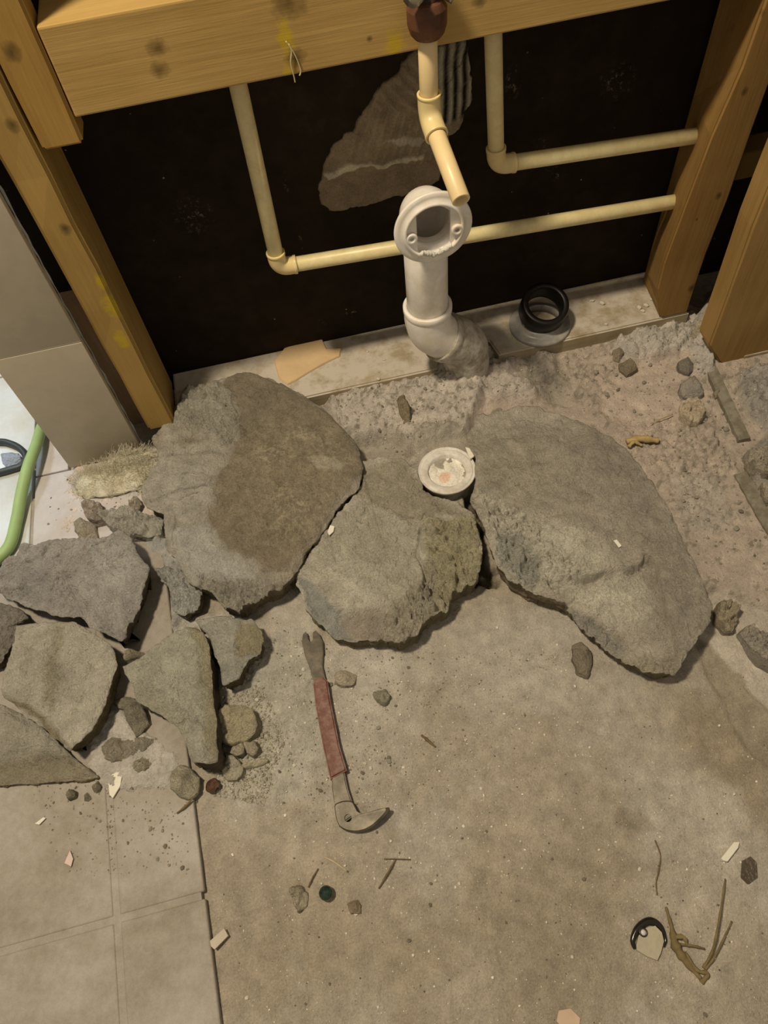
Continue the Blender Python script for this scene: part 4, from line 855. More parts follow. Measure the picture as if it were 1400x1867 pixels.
rock('concrete_chunk', 'tall pale kite-shaped concrete chunk with straight right edge, front of the left heap', 'concrete chunk',
     [(219, 1212), (250, 1195), (300, 1164), (335, 1141), (352, 1138), (368, 1150), (379, 1172), (384, 1230), (389, 1300), (394, 1386), (375, 1390), (345, 1383), (336, 1355), (322, 1320), (282, 1296), (246, 1275), (235, 1245)], .054,
     [Z([(345, 1130), (400, 1130), (395, 1390), (378, 1390), (370, 1250), (360, 1170)], soft=.006, dz=-.006, zsoft=.007, col=AL(132, 118, 84), mix=.8), Z([(235, 1240), (330, 1310), (345, 1385), (300, 1320)], soft=.012, dz=-.008, zsoft=.014, col=AL(140, 128, 100)),  # right rim darker: shade of that side painted in
      Z([(300, 1240), (340, 1250), (350, 1310), (320, 1310)], soft=.015, amp=.003, s=.7, seed=79)],
     [([(322, 1318), (345, 1312), (360, 1318)], .002, .003), ([(285, 1230), (292, 1222), (300, 1226)], .001, .0015)],
     base=AL(149, 139, 112), side=AL(84, 70, 52), seed=171, under=.004, edge=.003, zb=.004, tilt=(.06, .0), mott=(AL(138, 128, 102), .1, .5, 18))
rock('concrete_chunk', 'grey concrete chunk with a brownish rounded end, right of the kite-shaped chunk', 'concrete chunk',
     [(352, 1130), (400, 1122), (440, 1127), (464, 1130), (478, 1150), (481, 1168), (468, 1192), (446, 1204), (436, 1236), (404, 1247), (398, 1222), (391, 1190), (378, 1160)], .040,
     [Z([(436, 1128), (470, 1128), (486, 1150), (470, 1195), (440, 1190), (430, 1160)], soft=.004, dz=-.004, zsoft=.006, col=AL(134, 120, 88)), Z([(440, 1185), (470, 1190), (450, 1210), (438, 1205)], soft=.003, amp=.006, seed=81, dz=-.004)],
     base=AL(146, 136, 112), side=AL(98, 84, 56), seed=181, zb=.002, under=.008)
rock('concrete_chunk', 'rough whitish mortar lump below the left slab', 'concrete chunk',
     [(280, 1036), (305, 1030), (340, 1048), (366, 1076), (362, 1106), (336, 1122), (313, 1112), (308, 1075), (290, 1052)], .030, [Z([(270, 1030), (370, 1030), (370, 1120), (300, 1120)], soft=.01, amp=0.0145, s=.85, seed=83, col=AL(152, 143, 122))], base=AL(140, 130, 108), side=AL(106, 92, 66), seed=191, zb=.002)
small = [  # px outline, z top, label
    ([(126, 944), (138, 936), (150, 944), (166, 948), (172, 972), (158, 981), (142, 976), (130, 958)], .026, 'small dark stone lying on the dusty tile beyond the heap', GREY),
    ([(153, 925), (164, 914), (180, 914), (190, 930), (186, 944), (168, 950), (156, 942)], .028, 'small reddish-grey stone, leftmost of the crumbly ridge behind the heap', AL(134, 120, 102)),
    ([(182, 944), (205, 930), (228, 924), (262, 930), (300, 944), (286, 966), (258, 974), (232, 972), (202, 960)], .030, 'long crumbly whitish mortar lump behind the left heap', AL(142, 134, 116)),
    ([(234, 916), (246, 905), (256, 918), (252, 930), (238, 930)], .020, 'tiny grey crumb stuck above the long mortar lump', GREY),
    ([(398, 1300), (414, 1286), (440, 1283), (460, 1292), (470, 1320), (462, 1336), (442, 1346), (418, 1356), (404, 1352), (396, 1330)], .020, 'flat brown-grey cracked fragment right of the kite-shaped chunk', AL(146, 134, 104)),
    ([(422, 1358), (440, 1354), (444, 1372), (430, 1380), (418, 1370)], .014, 'small cracked crumb, left one of the pair under the flat fragment', AL(142, 130, 104)),
    ([(444, 1352), (464, 1352), (472, 1368), (458, 1378), (446, 1370)], .014, 'small cracked crumb, right one of the pair under the flat fragment', AL(138, 126, 102)),
    ([(404, 1392), (416, 1374), (438, 1392), (443, 1406), (430, 1420), (412, 1421), (402, 1408)], .014, 'rounded flat grey fragment at the foot of the cracked pieces', AL(148, 137, 112)),
    ([(438, 1394), (450, 1386), (478, 1382), (488, 1384), (480, 1390), (456, 1394), (444, 1398)], .010, 'thin finger-shaped concrete splinter right of the rounded fragment', AL(150, 138, 110)),
    ([(304, 1406), (318, 1393), (338, 1398), (358, 1412), (356, 1436), (340, 1450), (322, 1446), (308, 1434)], .026, 'grey fist-shaped stone at the broken tile edge', AL(132, 122, 98)),
    ([(200, 1268), (222, 1262), (244, 1268), (258, 1288), (266, 1314), (252, 1332), (240, 1338), (232, 1316), (220, 1290), (206, 1284)], .028, 'dark jagged stone between the sandy and the kite-shaped chunks', AL(118, 108, 88)),
    ([(176, 1354), (196, 1342), (226, 1344), (241, 1348), (242, 1368), (222, 1380), (196, 1386), (184, 1372)], .024, 'dark grey wedge stone lying on the tile below the sandy chunk', AL(122, 112, 92)),
    ([(244, 1344), (258, 1338), (280, 1346), (272, 1358), (254, 1370), (246, 1362)], .020, 'small dark stone wedged beside the jagged one', AL(126, 116, 96)),
    ([(232, 1384), (252, 1374), (276, 1378), (272, 1394), (250, 1412), (234, 1408)], .020, 'dark flat stone, lowest of the small stones on the tile', AL(128, 118, 96)),
    ([(222, 1182), (240, 1180), (256, 1186), (244, 1198), (226, 1204)], .024, 'small brown-grey stone squeezed between two chunks', AL(136, 124, 100)),
    ([(1044, 1172), (1062, 1168), (1078, 1182), (1078, 1204), (1070, 1227), (1054, 1220), (1044, 1196)], .014, 'dark oblong stone on the floor left of the large slab tip', AL(112, 100, 80)),
    ([(724, 712), (734, 704), (744, 730), (746, 756), (736, 762), (726, 740)], .046, 'upright grey stone sliver stuck in the plaster dust left of the pipe', AL(120, 106, 80)),
    ([(1246, 688), (1262, 676), (1276, 690), (1284, 712), (1270, 720), (1250, 716), (1243, 704)], .026, 'purplish-grey egg-sized stone by the right strip', AL(134, 124, 108)),
    ([(1242, 732), (1254, 722), (1280, 728), (1286, 750), (1278, 768), (1258, 772), (1242, 756)], .022, 'cream plaster lump directly below the purplish stone', AL(174, 156, 126)),
    ([(1132, 654), (1150, 652), (1160, 668), (1146, 678), (1134, 668)], .022, 'dark flat stone near the right rubble strip', AL(116, 102, 80)),
    ([(1118, 636), (1130, 628), (1140, 638), (1132, 650), (1120, 648)], .024, 'small round stone just above the dark flat stone by the sill', AL(130, 116, 92)),
    ([(1240, 652), (1256, 648), (1268, 662), (1262, 674), (1246, 666)], .028, 'small slate-grey stone under the right rubble strip', AL(108, 98, 84)),
    ([(1312, 1098), (1332, 1090), (1348, 1106), (1350, 1130), (1338, 1150), (1322, 1146), (1308, 1126)], .020, 'crumpled brown-grey lump touching the right tip of the large slab', AL(138, 124, 98)),
    ([(1354, 1150), (1372, 1136), (1394, 1148), (1430, 1170), (1440, 1230), (1402, 1212), (1374, 1190)], .022, 'crumbly grey lump at the right frame edge below the dust bed', AL(134, 124, 106)),
    ([(1362, 818), (1400, 808), (1450, 820), (1450, 860), (1400, 868), (1372, 850)], .030, 'grey crusty lump at the right frame edge beside the strip', AL(140, 128, 106)),
    ([(1388, 880), (1450, 870), (1450, 920), (1402, 912)], .026, 'second crusty lump at the right frame edge, below the first', AL(146, 134, 110)),
    ([(1266, 600), (1290, 574), (1318, 556), (1330, 566), (1310, 600), (1286, 618)], .030, 'pale cracked plaster lump between the two right studs, the lower one', AL(168, 152, 124)),
    ([(1296, 560), (1316, 530), (1345, 512), (1352, 540), (1330, 560), (1310, 572)], .034, 'pale cracked plaster lump between the two right studs, the upper one', AL(160, 144, 114)),
    ([(612, 1230), (630, 1222), (648, 1228), (646, 1246), (628, 1250), (612, 1244)], .007, 'small flat grey flake right of the nail puller neck', AL(150, 136, 110)),
    ([(682, 1262), (700, 1258), (710, 1270), (700, 1282), (688, 1278)], .007, 'little greenish-grey crumb in the dust right of the nail puller', AL(134, 126, 102)),
    ([(636, 1648), (652, 1642), (658, 1652), (656, 1664), (640, 1664)], .007, 'small brown stone right of the green marble', AL(126, 110, 84)),
    ([(530, 1622), (548, 1614), (558, 1630), (558, 1650), (546, 1662), (534, 1644)], .006, 'crumbly grey patch of mortar left of the green marble', AL(134, 122, 98)),
    ([(378, 1428), (392, 1424), (396, 1434), (386, 1444), (376, 1440)], .010, 'small reddish-brown crumb by the broken tile edge', AL(92, 66, 48)),
    ([(120, 1444), (128, 1438), (136, 1444), (135, 1454), (124, 1456)], .018, 'dark round pebble, left one of three on the tile below the wedge', AL(108, 98, 76)),
    ([(147, 1450), (156, 1444), (163, 1450), (158, 1457), (148, 1458)], .017, 'dark round pebble, middle one of three on the tile below the wedge', AL(108, 98, 76)),
    ([(163, 1430), (172, 1424), (180, 1432), (176, 1440), (166, 1442)], .018, 'dark round pebble, right one of three on the tile below the wedge', AL(112, 102, 80)),
    ([(1300, 712), (1312, 706), (1316, 716), (1306, 722)], .02, 'tiny stone against the right strip', AL(128, 116, 92)),
]
for i, (px, zt, lab, c_) in enumerate(small):
    H = zt; rock('stone', lab, 'stone', px, zt, [Z([(px[0][0]-60, px[0][1]-90), (px[0][0]+170, px[0][1]-90), (px[0][0]+170, px[0][1]+150), (px[0][0]-60, px[0][1]+150)], soft=.01, amp=(.013 if 'crumbly' in lab or 'crust' in lab or 'lump' in lab else .0065), s=(.9 if 'lump' in lab else .55), seed=i)],
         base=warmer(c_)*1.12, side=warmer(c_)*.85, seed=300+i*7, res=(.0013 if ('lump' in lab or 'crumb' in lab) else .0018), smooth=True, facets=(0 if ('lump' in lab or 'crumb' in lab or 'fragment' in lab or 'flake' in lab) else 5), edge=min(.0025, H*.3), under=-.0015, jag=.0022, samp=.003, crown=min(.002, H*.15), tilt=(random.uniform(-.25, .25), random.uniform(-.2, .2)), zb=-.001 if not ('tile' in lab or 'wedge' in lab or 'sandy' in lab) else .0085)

# ---------------------------------------------------------------- nail puller
def puller():
    z0 = .004; thk = .006
    steel = plain('worn_steel', (.085, .074, .056), .48, .5, (120, .00025), .3, 45, metal=.5, dust=(AL(140, 122, 96), .22, 60)); red = plain('chipped_red_paint', AL(96, 52, 36), .55, .4, (160, .0006), .2, 60, dust=(AL(150, 125, 100), .35, 80))
    t = empty('nail_puller', PZ(600, 1330, .003), 'steel nail puller with worn red painted shank, claw hooked to the right, on the floor', 'nail puller')
    def bar(name, L, R, mat, z=z0, th=thk, par=t, bev=.0012, cap=()):
        Lp = XY(L, z); Rp = XY(R, z); bm = bmesh.new(); poly = list(Lp)+list(cap)+list(Rp[::-1])
        lo = [bm.verts.new((p[0], p[1], z)) for p in poly]; hi = [bm.verts.new((p[0], p[1], z+th)) for p in poly]
        bm.faces.new(hi); bm.faces.new(lo[::-1]); n = len(poly)
        for i in range(n): bm.faces.new([lo[i], lo[(i+1) % n], hi[(i+1) % n], hi[i]])
        bmesh.ops.recalc_face_normals(bm, faces=bm.faces)
        hs = set(hi); bmesh.ops.bevel(bm, geom=[e for e in bm.edges if e.verts[0] in hs and e.verts[1] in hs], offset=bev, segments=3, affect='EDGES')
        return bm_link(name, bm, mat, par, False)
    # split claw at the top
    L = [(552, 1158), (551, 1172), (556, 1195), (566, 1220), (574, 1250)]; Rr = [(560, 1156), (563, 1168), (567, 1174), (571, 1168), (570, 1154), (578, 1152), (588, 1168), (590, 1190), (589, 1215), (593, 1240)]
    poly = XY([(574, 1252), (566, 1222), (556, 1196), (551, 1172), (553, 1158), (558, 1153), (561, 1158), (563, 1168), (567, 1173), (571, 1168), (571, 1155), (576, 1151), (583, 1158), (589, 1172), (590, 1190), (588, 1215), (594, 1240)], z0)
    bm = bmesh.new(); zz = [z0+.002+.0*i for i in range(len(poly))]
    lo = [bm.verts.new((p[0], p[1], z0-.001)) for p in poly]; hi = [bm.verts.new((p[0], p[1], z0+.004)) for p in poly]; n = len(poly)
    bm.faces.new(hi); bm.faces.new(lo[::-1])
    for i in range(n): bm.faces.new([lo[i], lo[(i+1) % n], hi[(i+1) % n], hi[i]])
    bmesh.ops.recalc_face_normals(bm, faces=bm.faces); hs = set(hi); bmesh.ops.bevel(bm, geom=[e for e in bm.edges if e.verts[0] in hs and e.verts[1] in hs], offset=.0008, segments=2, affect='EDGES')
    bm_link('flat_claw', bm, steel, t)
    bar('red_shank', [(576, 1240), (573, 1252), (577, 1290), (584, 1330), (593, 1375), (604, 1424)], [(591, 1238), (599, 1246), (604, 1280), (612, 1320), (621, 1365), (634, 1408)], red, z0-.001, .010, bev=.002)
    bar('steel_neck', [(606, 1414), (606, 1440), (611, 1475), (619, 1508)], [(629, 1410), (635, 1440), (644, 1468), (654, 1484)], steel, z0-.001, .0078, bev=.0014)
    # hooked head with nail hole
    out = [(610, 1468), (614, 1495), (620, 1509), (632, 1516), (650, 1519), (668, 1516), (684, 1508), (700, 1494), (712, 1480), (711, 1475), (698, 1477), (680, 1483), (662, 1486), (653, 1482), (644, 1462), (627, 1462)]
    P = XY(out, z0); hc = XY([(636, 1494)], z0)[0]; hr = .0042; z1 = z0+.0085; bm = bmesh.new()
    m = 48; Bp = []
    for i in range(len(P)):
        a, b = P[i], P[(i+1) % len(P)]
        for s in range(6): Bp.append(a+(b-a)*s/6)
    Bp = np.array(Bp); m = len(Bp)
    for _ in range(3): Bp = (np.roll(Bp, 1, 0)+2*Bp+np.roll(Bp, -1, 0))/4
    V = []; rings = []
    ang = np.arctan2(Bp[:, 1]-hc[1], Bp[:, 0]-hc[0]); Hp = hc+hr*np.c_[np.cos(ang), np.sin(ang)]
    hgt = lambda p: z1+.004*sm(0, .045, p[0]-hc[0])
    inn = Hp+(Bp-Hp)*.90
    prof = [[(p[0], p[1], z0-.001) for p in Hp], [(p[0], p[1], z1) for p in Hp], [(p[0], p[1], hgt(p)) for p in inn], [(p[0], p[1], hgt(p)-.0016) for p in Bp], [(p[0], p[1], max(z0-.003, hgt(p)-.0095)) for p in Bp]]
    V = [q for r in prof for q in r]; F = []
    for k in range(5):
        k2 = (k+1) % 5
        for i in range(m): j = (i+1) % m; F.append([k*m+i, k*m+j, k2*m+j, k2*m+i])
    link_mesh('hooked_claw', V, F, steel, t, False)
puller()

# green marble
q = PZ(594, 1628, .010); V, F = lathe((q[0], q[1], .0008), (0, 0, 1), [(.0078*(1-math.cos(a)), .0078*math.sin(a)) for a in np.linspace(0, math.pi, 20)], 28, False)
mm = N('green_glass'); mm.col(mm.ramp(mm.noise(220, 4, .6), [(.35, (.004, .012, .008)), (.7, (.02, .05, .035))])); tag(link_mesh('marble', V, F, mm.rough(.12, .6), None, True), 'dark green glass marble on the bare floor', 'marble')

# round metal disc cap with a hole, grey stub of plastic on it
def cap():
    q = PZ(1183, 1712, .002); t = empty('chrome_disc', (q[0], q[1], 0), 'round black and chrome disc with a bolt hole and cream centre lying on the floor', 'disc'); R0 = .0178
    pts = [PZ(x, y, .003) for x, y in ((1157, 1730), (1153, 1716), (1158, 1700), (1167, 1688), (1180, 1680), (1193, 1681), (1204, 1690), (1211, 1704), (1213, 1716), (1209, 1726))]
    v, f = sweep(smooth_path(pts, 6), list(np.interp(np.linspace(0, 1, 55), [0, .25, .5, .65, .8, 1], [.0016, .0034, .0040, .0030, .0016, .0012])), 14)
    link_mesh('rim', v, f, plain('black_chrome', (.022, .019, .016), .16, .7, None, .2, 60, metal=.4), t, True)
    P = XY([(1160, 1722), (1164, 1706), (1178, 1692), (1194, 1688), (1206, 1700), (1210, 1716), (1204, 1738), (1198, 1751), (1180, 1744), (1160, 1732)], .004)
    bm = bmesh.new(); lo = [bm.verts.new((p[0], p[1], .0005)) for p in P]; hi = [bm.verts.new((p[0], p[1], .005)) for p in P]; bm.faces.new(hi); bm.faces.new(lo[::-1])
    for i in range(len(P)): bm.faces.new([lo[i], lo[(i+1) % len(P)], hi[(i+1) % len(P)], hi[i]])
    bm_link('cream_centre', bm, plain('cream_metal', AL(158, 142, 108), .4, .5, (200, .0005), .1, 60), t)
    h = PZ(1173, 1700, .006); v, f = lathe((h[0], h[1], .0045), (0, 0, 1), [(-.001, .0028), (-.001, .0044), (.0015, .0044), (.0018, .0038), (.0015, .0028)], 24)
    link_mesh('bolt_hole_ring', v, f, plain('dark_ring', (.03, .025, .02), .3), t, True)
    v, f = lathe((h[0], h[1], .0050), (0, 0, 1), [(-.001, 0), (-.001, .0029), (.0006, .0029), (.0006, 0)], 20, False); link_mesh('hole_glint', v, f, plain('painted_glint', AL(190, 176, 150), .3), t, True)  # pale disc paints a glint into the bolt hole
cap()
def curve_thing(name, label, cat, paths, mat, group=None, seg=7):
    out = None
    for pts, r in paths:
        w_ = smooth_path([PZ(p[0], p[1], (p[2] if len(p) > 2 else .0015)) for p in pts], 6)
        rr_ = r if not hasattr(r, '__len__') else np.interp(np.linspace(0, 1, len(w_)), np.linspace(0, 1, len(r)), r)
        vf = sweep(w_, [float(x)*(1+.18*math.sin(i*1.7)) for i, x in enumerate(np.broadcast_to(rr_, len(w_)))], seg); out = vf if out is None else join(out, vf)
    return tag(link_mesh(name, out[0], out[1], mat, None, True), label, cat, group)
M_root = plain('dry_root', AL(112, 92, 56), .9, .2, (300, .0008), .25, 70); M_twig = plain('brown_twig', AL(104, 82, 52), .85, .2, None, .2, 90)
curve_thing('dry_root', 'tangled dry root with two long thin shoots beside the chrome disc', 'root', [
    ([(1214, 1654), (1224, 1690, .004), (1232, 1725, .005), (1250, 1752, .004), (1278, 1785)], [.0012, .002, .005, .004, .0015]), ([(1226, 1710, .004), (1245, 1708, .008), (1252, 1722, .006)], [.003, .0015]),
    ([(1278, 1792), (1290, 1775, .004), (1270, 1768, .006), (1248, 1735, .004)], [.0025, .0015]), ([(1282, 1765), (1300, 1730, .01), (1312, 1670, .012), (1322, 1602, .006)], [.0015, .0012, .0008]),
    ([(1285, 1768), (1305, 1740, .008), (1334, 1680, .003)], [.0014, .0008]), ([(1238, 1722), (1262, 1724, .007), (1284, 1730)], [.0016, .001])], M_root)
curve_thing('twig', 'thin forked brown twig right of the green marble', 'twig', [([(690, 1620), (708, 1590, .004), (722, 1566)], [.0007, .0012, .0006]), ([(700, 1566), (722, 1566, .003), (748, 1567)], .0006)], M_twig)
curve_thing('twig', 'short pale curved twig above the green marble', 'twig', [([(590, 1562), (610, 1572, .003), (632, 1588)], [.0006, .0009, .0005])], plain('pale_twig', AL(172, 150, 106), .8))
curve_thing('twig', 'thin dark crooked twig above the chrome disc', 'twig', [([(1194, 1532), (1204, 1560), (1200, 1590, .003), (1196, 1610), (1198, 1632)], .0007)], M_twig)
curve_thing('twig', 'tiny bent twig standing left of the green marble', 'twig', [([(580, 1584), (570, 1600, .004), (562, 1618)], .0008)], M_twig)
curve_thing('splinter', 'brown wood splinter poking over the broken tile edge', 'splinter', [([(322, 1483, .011), (338, 1470, .013), (352, 1455, .014)], [.0007, .0014, .0008])], M_twig)
curve_thing('twig', 'short dark twig between nail puller and slabs', 'twig', [([(768, 1340), (780, 1350), (794, 1362)], [.0012, .002, .0008])], M_twig)
M_strip = plain('grey_strip_metal', AL(106, 94, 70), .6, .3, (120, .0008), .12, 40, dust=(AL(150, 136, 110), .5, 60))
def strip(name, label, pts, w_, z0, z1, mat, cat='strip'):
    P = XY(pts, z1); bm = bmesh.new(); R = []
    P2 = [p for i in range(len(P)-1) for p in [P[i]+(P[i+1]-P[i])*s/5 for s in range(5)]]+[P[-1]]
    for i, p in enumerate(P2):
        d = P2[min(i+1, len(P2)-1)]-P2[max(i-1, 0)]; d /= np.linalg.norm(d); n_ = np.array([-d[1], d[0]]); j = .0005*math.sin(i*2.3)
        R.append([bm.verts.new((*(p-n_*(w_/2+j)), z0)), bm.verts.new((*(p+n_*w_/2), z0)), bm.verts.new((*(p+n_*(w_/2)), z1+j)), bm.verts.new((*(p-n_*(w_/2+j)), z1-.001))])
    for a, b in zip(R[:-1], R[1:]):
        for k in range(4): bm.faces.new([a[k], a[(k+1) % 4], b[(k+1) % 4], b[k]])
    bm.faces.new(R[0][::-1]); bm.faces.new(R[-1])
    return tag(bm_link(name, bm, mat), label, cat)
strip('floor_strip', 'upper length of grey edging strip sunk in the plaster dust below the right stud', [(1258, 592), (1276, 622), (1296, 668), (1318, 716), (1340, 762), (1358, 800)], .0165, -.004, .019, M_strip)
strip('floor_strip', 'lower length of grey edging strip half buried in dust at the right frame edge', [(1350, 862), (1370, 898), (1396, 945), (1440, 1010)], .017, -.004, .0155, M_strip)
bm = bmesh.new(); q = PZ(1350, 650, .01); box(bm, q[0]+.002, q[0]+.3, q[1]-.006, q[1]+.05, -.002, .016, .002); tag(bm_link('side_sill', bm, M_sill), 'dusty sill end under the stud at the right frame edge', 'sill')
# yellow stick and fibre scrap on the dust
curve_thing('wood_scrap', 'yellowish rotten wood scrap in the dust above the large slab', 'wood scrap', [([(1142, 806, .016), (1165, 800, .018), (1200, 803, .016)], [.004, .0055, .004]), ([(1146, 815, .016), (1156, 806, .020), (1170, 812, .016)], [.003, .002])], plain('rotten_wood', AL(160, 132, 80), .9, .2, (200, .0015), .25, 90))
curve_thing('straw', 'thin pale straw in the smooth dust patch', 'straw', [([(1186, 772, .013), (1205, 764, .015), (1226, 756, .013)], .0009)], plain('straw', AL(150, 130, 90), .9))
M_paper = plain('orange_brown_sheet', AL(196, 160, 108), .8, .2, (160, .0006), .07, 30)
flake('veneer_scrap', [(518, 636), (546, 626), (554, 614), (562, 624), (588, 620), (596, 638), (622, 636), (620, 650), (590, 664), (566, 678), (540, 694), (524, 702), (508, 690), (500, 660)], .0368, M_paper, .0022, 'torn light orange sheet of wood veneer lying on the left part of the sill', 'veneer', tilt=(0, .0))
flake('plaster_chip', [(205, 1412), (218, 1406), (224, 1412), (220, 1434), (206, 1456), (200, 1450), (198, 1430)], .0115, M_chip, .0016, 'large cream chip standing out on the tile below the dark stones', 'chip', tilt=(.05, .02))
flake('tile_fragment', [(384, 1716), (410, 1692), (417, 1706), (392, 1732), (386, 1726)], .006, plain('frag', AL(168, 150, 118), .6), .003, 'flat rectangular beige fragment against the tile edge', 'tile fragment', tilt=(-.1, .05))
flake('plaster_chip', [(1312, 1566), (1336, 1536), (1346, 1536), (1344, 1546), (1324, 1572), (1316, 1570)], .002, M_chip, .004, 'elongated pale chip near the right edge above the root', 'chip')
flake('plaster_chip', [(64, 1502), (80, 1490), (84, 1492), (72, 1504)], .011, M_chip, .001, 'narrow cream chip, leftmost on the beige tile', 'chip')
flake('plaster_chip', [(118, 1574), (128, 1550), (134, 1566), (130, 1580)], .011, plain('pinkch', AL(196, 164, 138), .8), .001, 'pinkish chip in the middle of the beige tile', 'chip')
flake('plaster_chip', [(597, 970), (602, 958), (610, 960), (608, 970), (600, 977)], .0405, M_chip, .001, 'cream leaf-shaped chip on the middle slab', 'chip')
flake('plaster_chip', [(1118, 986), (1124, 984), (1133, 996), (1128, 999)], .0515, M_chip, .001, 'cream sliver on the face of the large slab', 'chip')
flake('plaster_chip', [(1014, 1862), (1018, 1842), (1040, 1838), (1058, 1856), (1056, 1872), (1030, 1880)], .0008, plain('peach', AL(178, 146, 112), .9), .0012, 'peach coloured flake cut by the bottom edge of the frame', 'chip')
flake('metal_scrap', [(1352, 1570), (1366, 1562), (1376, 1572), (1378, 1600), (1362, 1612), (1350, 1600)], .001, plain('dark_scrap', AL(74, 60, 42), .35, .5, (200, .002)), .005, 'dark crumpled scrap with a pale glint at the right edge of the floor', 'scrap')
# hose, cable and cement lump in the next room
M_hose = plain('green_hose', AL(142, 158, 92), .5, .4, None, .08, 40)
pts = [PZ(78, 775, .021), PZ(66, 812, .030), PZ(50, 855, .0345), PZ(38, 905, .026), PZ(30, 950, .021), PZ(14, 1000, .021), PZ(-34, 1040, .021), PZ(-90, 1075, .021)]
e2 = PZ(100, 730, .021); pts = [e2]+pts
V, F = sweep(smooth_path(pts, 10), .0085, 20); tag(link_mesh('garden_hose', V, F, M_hose, None, True), 'pale green hose curving over the bright floor at the left edge', 'hose')
pts = [PZ(-60, 770, .018), PZ(-20, 802, .018), PZ(10, 806, .019), PZ(34, 816, .018), PZ(47, 832, .017), PZ(40, 848, .017), PZ(18, 856, .018), PZ(-10, 864, .018), PZ(-60, 880, .018)]
V, F = sweep(smooth_path(pts, 10), .0052, 16); tag(link_mesh('black_cable', V, F, plain('dark_cable', (.035, .045, .05), .45, .4), None, True), 'dark cable looping under the green hose on the bright floor', 'cable')
rock('stone', 'grey lump inside the loop of the dark cable', 'stone', [(0, 824), (14, 820), (30, 822), (36, 832), (30, 846), (12, 850), (2, 842)], .022, base=AL(150, 150, 146), side=AL(120, 120, 116), seed=900, zb=.0115, crown=.004)

# insulation tuft at the foot of the tiled wall
def tuft():
    q = PZ(215, 862, .02); c = np.array([q[0], q[1]-.004, .0]); vf = None
    blobs = [((0, .0, .012), (.066, .030, .014)), ((.045, .006, .011), (.044, .026, .013)), ((-.032, .012, .010), (.036, .020, .009)), ((.020, .020, .020), (.046, .012, .016)), ((.050, -.018, .008), (.030, .020, .008))]
    for i, (o, s) in enumerate(blobs):
        n = 30; P = []
        for a in range(n+1):
            for b in range(2*n): th = math.pi*a/n; ph = math.pi*b/n; P.append((math.sin(th)*math.cos(ph), math.sin(th)*math.sin(ph), math.cos(th)))
        P = np.array(P); P = P*(1+.30*fbm(P*1.6+i*7, 4, 77+i, .6)+.10*fbm(P*9+i, 3, 70+i))[:, None]*np.array(s)+np.array(o)+c
        P[:, 1] = np.minimum(P[:, 1], .7665); P[:, 2] = np.maximum(P[:, 2], .0102)
        f = [[a*2*n+b, a*2*n+(b+1) % (2*n), (a+1)*2*n+(b+1) % (2*n), (a+1)*2*n+b] for a in range(n) for b in range(2*n)]
        vf = (P, f) if vf is None else join(vf, (P, f))
    m = N('glass_wool'); m.col(m.ramp(m.noise(45, 5, .7), [(.35, AL(190, 172, 130)), (.7, AL(218, 202, 164))])); m.bump(m.noise(500, 3, .7, m.mapv((1, 3, 1))), .0015, 1)
    o = tag(link_mesh('insulation_tuft', vf[0], vf[1], m.rough(1, .05), None, True), 'tuft of pale yellow insulation wool at the foot of the tiled wall end', 'insulation')
    r = random.Random(4); V = []; F = []
    for i in range(4200):
        b, s = blobs[r.randrange(len(blobs))]; th = r.uniform(.0, 1.55); ph = r.uniform(0, 6.28)
        n_ = np.array([math.sin(th)*math.cos(ph), math.sin(th)*math.sin(ph), math.cos(th)])
        p = c+np.array(b)+n_*np.array(s)*r.uniform(.8, 1.12)
        d = np.array([r.gauss(0, 1), r.gauss(0, .6), r.gauss(.15, .4)])+n_*.5; d /= np.linalg.norm(d); L = r.uniform(.006, .022); pts_ = []
        cv = np.array([r.gauss(0, .35), r.gauss(0, .35), r.gauss(-.05, .3)])
        for k in range(5):
            pts_.append(p.copy()); p = p+d*L/4; d = d+cv; d /= np.linalg.norm(d)
        pts_ = [np.array([a[0], min(a[1], .7685), max(a[2], .0102)]) for a in pts_]
        if min(np.linalg.norm(pts_[i+1]-pts_[i]) for i in range(4)) < 1e-4: continue
        vf = sweep(pts_, .00017, 3, False); b0 = len(V); V += vf[0]; F += [[x+b0 for x in q] for q in vf[1]]
    f_ = link_mesh('wool_fibres', V, F, m.m, o, False); f_['kind'] = 'stuff'
tuft()

# ---------------------------------------------------------------- loose crumbs
def blob_mesh(name, seed, mat, colr):
    bm = bmesh.new(); bmesh.ops.create_icosphere(bm, subdivisions=1, radius=1.0); r = random.Random(seed)
    for v in bm.verts: v.co *= r.uniform(.65, 1.2); v.co.z *= .7
    me = bpy.data.meshes.new(name); bm.to_mesh(me); bm.free(); me.materials.append(mat); return me
P_MAT = [plain('pebble_dark', AL(104, 92, 70), .9, .2, (400, .0006), .2, 120), plain('pebble_grey', AL(132, 120, 96), .9, .2, (400, .0006), .2, 120), plain('pebble_pale', AL(188, 172, 140), .9, .2, (400, .0006), .1, 120)]
protos = [[blob_mesh('pebble', k*10+j, P_MAT[k], None) for j in range(5)] for k in range(3)]
def inpoly(p, Pg): return poly_sdf(np.array([p]), Pg)[0] < 0
slabs_w = ROCKS+[np.array([(.21+.035*math.cos(a)+.03, .785+.035*math.sin(a)) for a in np.linspace(0, 5.8, 12)]), np.array([(-.36, .72), (-.22, .72), (-.22, .77), (-.36, .77)]), np.array([(.60, .685), (.75, .685), (.75, .74), (.60, .74)])]
def hit_rock(p):
    return any(s.min(0)[0] < p[0] < s.max(0)[0] and s.min(0)[1] < p[1] < s.max(0)[1] and inpoly(p, s) for s in slabs_w)
